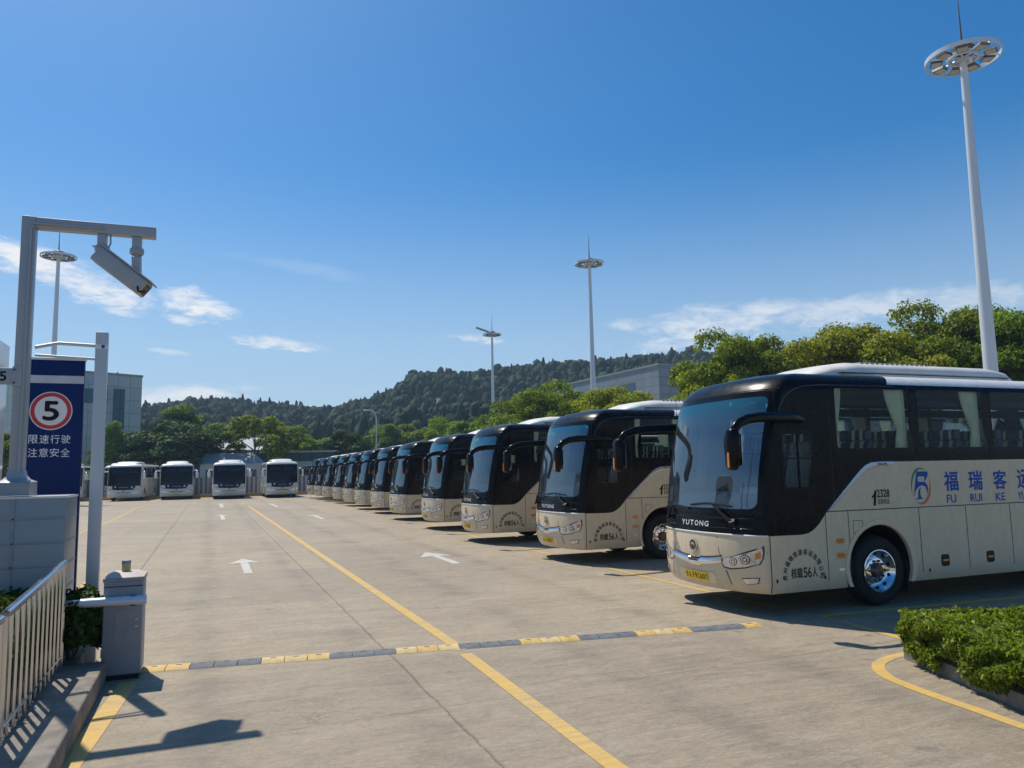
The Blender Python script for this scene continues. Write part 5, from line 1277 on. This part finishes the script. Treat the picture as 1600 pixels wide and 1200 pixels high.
# ------------------------------------------------------------------ hill
SKY_X = [-300, -100, 60, 217, 270, 320, 370, 400, 440, 490, 530, 560, 600, 625, 640, 665, 700, 740, 800, 860, 960, 1040, 1090, 1180, 1300, 1500, 1800]
SKY_Y = [690, 665, 645, 638, 630, 626, 627, 630, 636, 641, 638, 629, 620, 608, 592, 587, 587, 586, 576, 569, 559, 554, 552, 560, 585, 640, 690]
def build_hill():
    nx, nr = 110, 26; X = np.linspace(-300, 1800, nx); Dr, Df = 330.0, 150.0
    def hz(x, r):                       # r 0 at the foot, 1 on the ridge
        p = DP(x, np.interp(x, SKY_X, SKY_Y), Dr); H = max(p[2] - 4.6, 1.0)
        k = r if r <= 1 else 2 - r
        s = .35 * k + .65 * k * k * (3 - 2 * k)
        q = min(1, k / .11); s = max(s, (.30 - .04 * math.sin(x * .02)) * q * q * (3 - 2 * q))
        return H * s
    def pos(x, r):
        D = Df + (Dr - Df) * r; d = ray(x, 720); d = d / np.linalg.norm(d[:2]); d[2] = 0
        k = math.cos(math.atan2(d[0], d[1]) - YAW)
        p = d * D / k; bump_ = 2.2 * math.sin(p[0] * .045 + 1) * math.sin(p[1] * .037) + 1.2 * math.sin(p[0] * .11 + p[1] * .09)
        return np.array([p[0], p[1], max(-.1, hz(x, r) + bump_ * min(1, r * 2) * (1 - max(0, r - .6) * 1.8 if r < 1 else .2))])
    R = np.linspace(0, 1.5, nr); vs = [pos(x, r) for r in R for x in X]
    fs = [(i * nx + j, i * nx + j + 1, (i + 1) * nx + j + 1, (i + 1) * nx + j) for i in range(nr - 1) for j in range(nx - 1)]
    mb = MB(); mb.add(vs, fs); kind(mb.build('hill', 'grass_ground', None, 60), 'structure')
    rng = np.random.default_rng(77); V = []; Fc = []; A = []; nv = 0; cnt = 0; seg = 12
    ang = np.arange(seg) * 2 * math.pi / seg
    base = np.array([(a * seg + b, a * seg + (b + 1) % seg, (a + 1) * seg + (b + 1) % seg, (a + 1) * seg + b) for a in range(8) for b in range(seg)])
    while cnt < 8500:
        x = rng.uniform(-150, 1700); r = rng.uniform(.08, 1.06) if rng.random() > .22 else rng.uniform(.93, 1.04)
        if 430 < x < 690 and r < .17 + .04 * math.sin(x * .05) and rng.random() < .93: continue
        p = pos(x, r); h = rng.uniform(3.4, 6.4) * (1.3 if rng.random() < .1 else 1); con = rng.random() < .42; w = h * rng.uniform(.20, .30) * (1 if con else 1.25)
        zq = np.array([.02, .10, .22, .36, .52, .66, .80, .92, 1.0])
        pr = np.array([.6, 1.0, .92, .80, .64, .48, .32, .16, .02]) if con else np.array([.45, .80, .97, 1.0, .98, .88, .68, .40, .04])
        R2 = w * pr[:, None] * (1 + .85 * (rng.random((9, seg)) - .5)); aa = ang[None, :] + (rng.random((9, seg)) - .5) * .6 + rng.random()
        c = np.stack([p[0] + R2 * np.cos(aa), p[1] + R2 * np.sin(aa), p[2] - .3 + h * (zq[:, None] + .17 * (rng.random((9, seg)) - .5) * (pr[:, None] > .1))], 2).reshape(-1, 3)
        V.append(c); Fc.append(base + nv); nv += len(c); tone = rng.beta(1.6, 2.2); A.append(np.clip(tone + .30 * (rng.random(len(base)) - .5), 0, 1)); cnt += 1
    V = np.concatenate(V); Fc = np.concatenate(Fc); A = np.concatenate(A); n = len(Fc)
    me = bpy.data.meshes.new('hill_forest'); me.vertices.add(len(V)); me.vertices.foreach_set('co', V.astype(np.float32).ravel())
    me.loops.add(4 * n); me.loops.foreach_set('vertex_index', Fc.astype(np.int32).ravel())
    me.polygons.add(n); me.polygons.foreach_set('loop_start', np.arange(0, 4 * n, 4, dtype=np.int32)); me.polygons.foreach_set('loop_total', np.full(n, 4, dtype=np.int32))
    at = me.attributes.new('leafvar', 'FLOAT', 'FACE'); at.data.foreach_set('value', A.astype(np.float32))
    me.materials.append(MATS['leaf_forest']); me.update(); me.validate()
    kind(link('hill_forest', me), 'stuff')
# ------------------------------------------------------------------ buildings and masts
def build_buildings():
    # white clad tower at the left
    a = DP(217, 745, 112); b = DP(150, 745, 107.5); top = DP(217, 588, 112)[2]
    t = thing('office_tower', 'pale panel clad tower with a strip of blue glass, left behind the white coaches', 'building', (a[0], a[1], 0), math.atan2(a[1] - b[1], a[0] - b[0]))
    q = MB(); q.box(-12, 0, 0, 14, 0, top, 0); q.build('wall', 'tower_cladding', t, 0)
    q = MB(); q.box(-12.1, .1, -.1, 14.1, top, top + .35, 0); q.build('parapet', 'far_grey', t, 0)
    q = MB(); q.box(-4.0, -2.45, -.12, 0, 2, top - 1.9, 0); q.build('glass_strip', 'blue_curtain_wall', t, 0)
    q = MB(); q.box(-16, -5.4, -.8, 10, 0, top - 1.5, 0); q.build('wing', 'tower_cladding', t, 0)
    q = MB(); q.box(-15.5, -5.2, -.95, -.8, top - 4.2, top - 2.2, 0); q.build('glass_strip', 'blue_curtain_wall', t, 0)
    q = MB(); q.tube([(-2.7, 2, top + .3), (-2.7, 2, top + .8)], .12, 8); q.build('vent_pipe', 'far_grey', t)
    # grey office to the right of the middle mast
    c = DP(1035, 720, 118); l = DP(862, 720, 150); top = DP(1035, 568, 118)[2]
    ang = math.atan2(l[1] - c[1], l[0] - c[0]); L = math.hypot(l[0] - c[0], l[1] - c[1])
    o = thing('office_block', 'long grey panel clad office block below the wooded ridge', 'building', (c[0], c[1], 0), ang)
    q = MB(); q.box(0, L, -18, 0, 0, top, 0); q.build('wall', 'office_cladding', o, 0)
    q = MB(); q.box(-.15, L + .15, -18.1, .15, top, top + .3, 0); q.build('parapet', 'far_grey', o, 0)
    for (x0, x1, z0, z1) in ((6.6, 15.5, top - 3.6, top - 2.0), (2.4, 6.0, top - 5.6, top - 4.2), (L * .66, L * .69, top - 3.4, top - 1.9), (L * .82, L * .95, top - 7, top - 2.6), (6.6, 15.5, top - 8.0, top - 6.4), (2.4, 6.0, top - 9.4, top - 8.0)):
        q = MB(); q.box(x0, x1, -.05, .06, z0, z1, 0); w = q.build('window', 'office_glass', o, 0)
        q = MB()
        for k in range(1, 4): xx = x0 + (x1 - x0) * k / 4; q.box(xx - .06, xx + .06, .06, .10, z0, z1, 0)
        q.build('mullion', 'far_grey', w, 0)
    # low white house behind the third white coach
    g = DP(358, 740, 92)
    h = thing('white_house', 'small white house with a pale sheet roof behind the white coaches', 'building', (g[0], 92, 0), 0)
    q = MB(); q.box(-3.2, 3.4, 0, 5, 0, 3.5, 0); q.build('wall', 'far_white', h, 0)
    q = MB(); q.add([(-3.5, -.4, 3.5), (3.7, -.4, 3.5), (3.7, 5.4, 3.5), (-3.5, 5.4, 3.5), (-2.6, 2.4, 4.7), (2.6, 2.4, 4.7)], [(0, 1, 5, 4), (1, 2, 5), (2, 3, 4, 5), (3, 0, 4), (0, 3, 2, 1)]); q.build('roof', 'far_roof', h, 0)
    for x in (-2.6, -1.2, .4, 2.0):
        q = MB(); q.box(x, x + .75, -.06, .02, 1.2, 2.8, 0); q.build('window', 'far_blue', h, 0)
    g = G(338, 760)
    h = thing('long_shed', 'low shed with a long grey sloping roof behind the dark tree', 'building', (DP(340, 720, 108)[0], 106, 0), 0)
    q = MB(); q.box(-6.5, 6.0, 0, 7, 0, 5.6, 0); q.build('wall', 'far_blue', h, 0)
    q = MB(); q.add([(-7, -.6, 5.4), (6.4, -.6, 5.4), (6.4, 4, 7.2), (-7, 4, 7.2), (6.4, 8, 5.4), (-7, 8, 5.4)], [(0, 1, 2, 3), (3, 2, 4, 5)]); q.build('roof', 'far_roof', h, 0)
    # station building with blue glass clerestory
    p0 = DP(410, 706, 98); p1 = DP(522, 706, 98); z = p0[2]
    s = thing('station_building', 'flat roofed white station building with a band of blue glass', 'building', (p0[0], p0[1], 0), math.atan2(p1[1] - p0[1], p1[0] - p0[0]))
    Ls = math.hypot(p1[0] - p0[0], p1[1] - p0[1])
    q = MB(); q.box(-3, Ls, 0, 8, 0, z - 1.3, 0); q.build('wall', 'far_white', s, 0)
    q = MB(); q.box(-3, Ls, .1, 8, z - 1.3, z - .18, 0); q.build('glass_band', 'blue_curtain_wall', s, 0)
    q = MB(); q.box(-3.4, Ls + .4, -.6, 8.4, z - .18, z, 0); q.build('roof', 'far_white', s, 0)
    for x in (.8, 3.2, 5.4):
        q = MB(); q.box(x, x + .9, -.06, .02, .3, 2.6, 0); q.build('door', 'far_blue', s, 0)
    # slatted fence and kerb at the back of the yard
    f = thing('slat_fence', 'grey slatted fence closing the back of the yard', 'fence', (-12, 86.5, 0))
    q = MB(); q.box(0, 24, 0, .08, .1, 2.0, 0); q.build('slats', 'slat_fence', f, 0)
    for k in range(9): MB().box(k * 3 - .06, k * 3 + .06, -.05, .12, 0, 2.15, 0).build('post', 'far_grey', f, 0)
    for k in range(24):
        pass
    k = MB(); k.box(-14, 22, 84.2, 84.6, 0, .32, 0, .02); kind(k.build('back_kerb', 'kerb_stone'), 'structure')
    k = MB(); k.box(-14, 22, 84.185, 84.2, .04, .26, 0); kind(k.build('kerb_stripe_marking', 'yellow_paint_dull', smooth=0), 'structure')
    g = MB(); g.add([(-40, 64.6, .02), (40, 64.6, .02), (40, 160, .02), (-40, 160, .02)], [(0, 1, 2, 3)])
    kind(MB().add([(-160, 88, .0), (160, 88, .0), (260, 190, .0), (-260, 190, .0)], [(0, 1, 2, 3)]).build('verge_ground', 'grass_ground', smooth=0), 'structure')
def mast(label, base, H, ring, rot, drop=False, aspike=2.6):
    t = thing('light_mast', label, 'mast', (base[0], base[1], 0), rot, 'high light masts around the yard')
    q = MB(); q.tube([(0, 0, 0), (0, 0, H * .35), (0, 0, H * .7), (0, 0, H)], [.34, .28, .21, .15], 20, caps=False); q.build('pole', 'mast_white', t, 60)
    R = ring / 2; q = MB(); q.lathe([(R, -.10), (R, .10), (R - .05, .10), (R - .05, -.10), (R, -.10)], 48, 'z', (0, 0, H)); q.lathe([(R * .42, -.1), (R * .42, .1), (R * .36, .1), (R * .36, -.1), (R * .42, -.1)], 32, 'z', (0, 0, H)); 
    for k in range(6):
        a = math.pi * k / 3 + .2; q.tube([(.1 * math.cos(a), .1 * math.sin(a), H), (R * .98 * math.cos(a), R * .98 * math.sin(a), H)], .045, 6)
    q.build('ring', 'mast_white', t, 40)
    q = MB(); q.lathe([(.0, .5), (R * .28, .5), (R * .33, .42), (R * .33, .18), (.1, .18)], 24, 'z', (0, 0, H)); q.build('winch_cap', 'mast_dark', t, 40)
    for k in range(9):
        if drop and k == 4: continue
        a = 2 * math.pi * k / 9; h = MB(); r0, r1, w = R * .54, R * .86, R * .17
        vs = []
        for (rr_, zz, ww) in ((r0, -.13, w * .8), (r1, -.13, w), (r1, -.02, w * .8), (r0, .02, w * .6)):
            for sg in (-1, 1): vs.append((rr_ * math.cos(a) - sg * ww * math.sin(a), rr_ * math.sin(a) + sg * ww * math.cos(a), H + zz))
        h.add(vs, [(0, 1, 3, 2), (2, 3, 5, 4), (4, 5, 7, 6), (6, 7, 1, 0), (0, 2, 4, 6), (1, 7, 5, 3)])
        o = h.build('floodlight', 'mast_dark', t, 0)
        g = MB(); vs = []
        for rr_, ww in ((r0 + R * .03, w * .68), (r1 - R * .03, w * .86)):
            for sg in (-1, 1): vs.append((rr_ * math.cos(a) - sg * ww * math.sin(a), rr_ * math.sin(a) + sg * ww * math.cos(a), H - .135))
        g.add(vs, [(0, 1, 3, 2)]); g.build('lamp_glass', 'lamp_face', o, 0)
    q = MB(); q.tube([(0, 0, H + .4), (0, 0, H + .4 + aspike * .3), (0, 0, H + .4 + aspike)], [.07, .045, .015], 8); q.build('lightning_rod', 'mast_dark', t)
    return t
def stand(low, ytop, D):
    b = DP(low[0], low[1], D); v = np.array([b[0], b[1], 0]) - CAMP; k = 600 - ytop
    return b, float((k * (v @ FW) - F_PX * (v @ UP)) / (F_PX * UP[2] - k * FW[2]))
def build_masts():
    b, H = stand((1548, 575), 90, 34); mast('tallest light mast, near, behind the nearest coach at the right', b, H, 3.15, .3)
    b, H = stand((928, 640), 412, 78); mast('middle light mast rising behind the second coach', b, H, 3.1, 0)
    b, H = stand((771, 660), 523, 118)
    t = mast('small distant light mast with one tilted panel beside its ring', b, H, 2.9, .1, True); d = (0, 0, H)
    q = MB(); q.box(-2.6, -.5, -.45, .45, -.08, .08, 0); o = q.build('tilted_panel', 'lamp_face', t); o.location = (0, 0, d[2] + .25); o.rotation_euler = (0, rad(20), rad(-22))
    b, H = stand((84, 559), 401, 72); mast('light mast seen beside the camera gantry at the left', b, H, 3.1, .6)
    p = DP(588, 706, 112); H = DP(588, 640, 112)[2]
    t = thing('street_lamp', 'thin street lamp with a curved top far behind the coaches', 'street lamp', (p[0], p[1], 0), YAW * -1)
    q = MB(); q.tube([(0, 0, 0), (0, 0, H - 1.2), (-.15, 0, H - .5), (-.6, 0, H - .1), (-1.2, 0, H)], [.12, .09, .085, .08, .07], 10); q.build('pole', 'mast_white', t, 60)
    q = MB(); q.box(-1.9, -1.0, -.15, .15, H - .1, H + .08, 0, .03); q.build('lamp_head', 'mast_white', t)
def build_haze():
    m, t, out = mat('air'); v = t.n('ShaderNodeVolumePrincipled'); v.inputs['Color'].default_value = (.55, .75, 1, 1); v.inputs['Density'].default_value = .00042; v.inputs['Anisotropy'].default_value = .2
    t.l(v.outputs[0], out.inputs['Volume'])
    mb = MB(); mb.box(-705, 705, -705, 705, -1.2, 75); kind(mb.build('haze', 'air', smooth=0), 'stuff')
build_haze()
build_ground(); build_markings(); build_speed_bump(); build_coaches(); build_gate(); build_greens(); build_trees(); build_hill(); build_buildings(); build_masts()
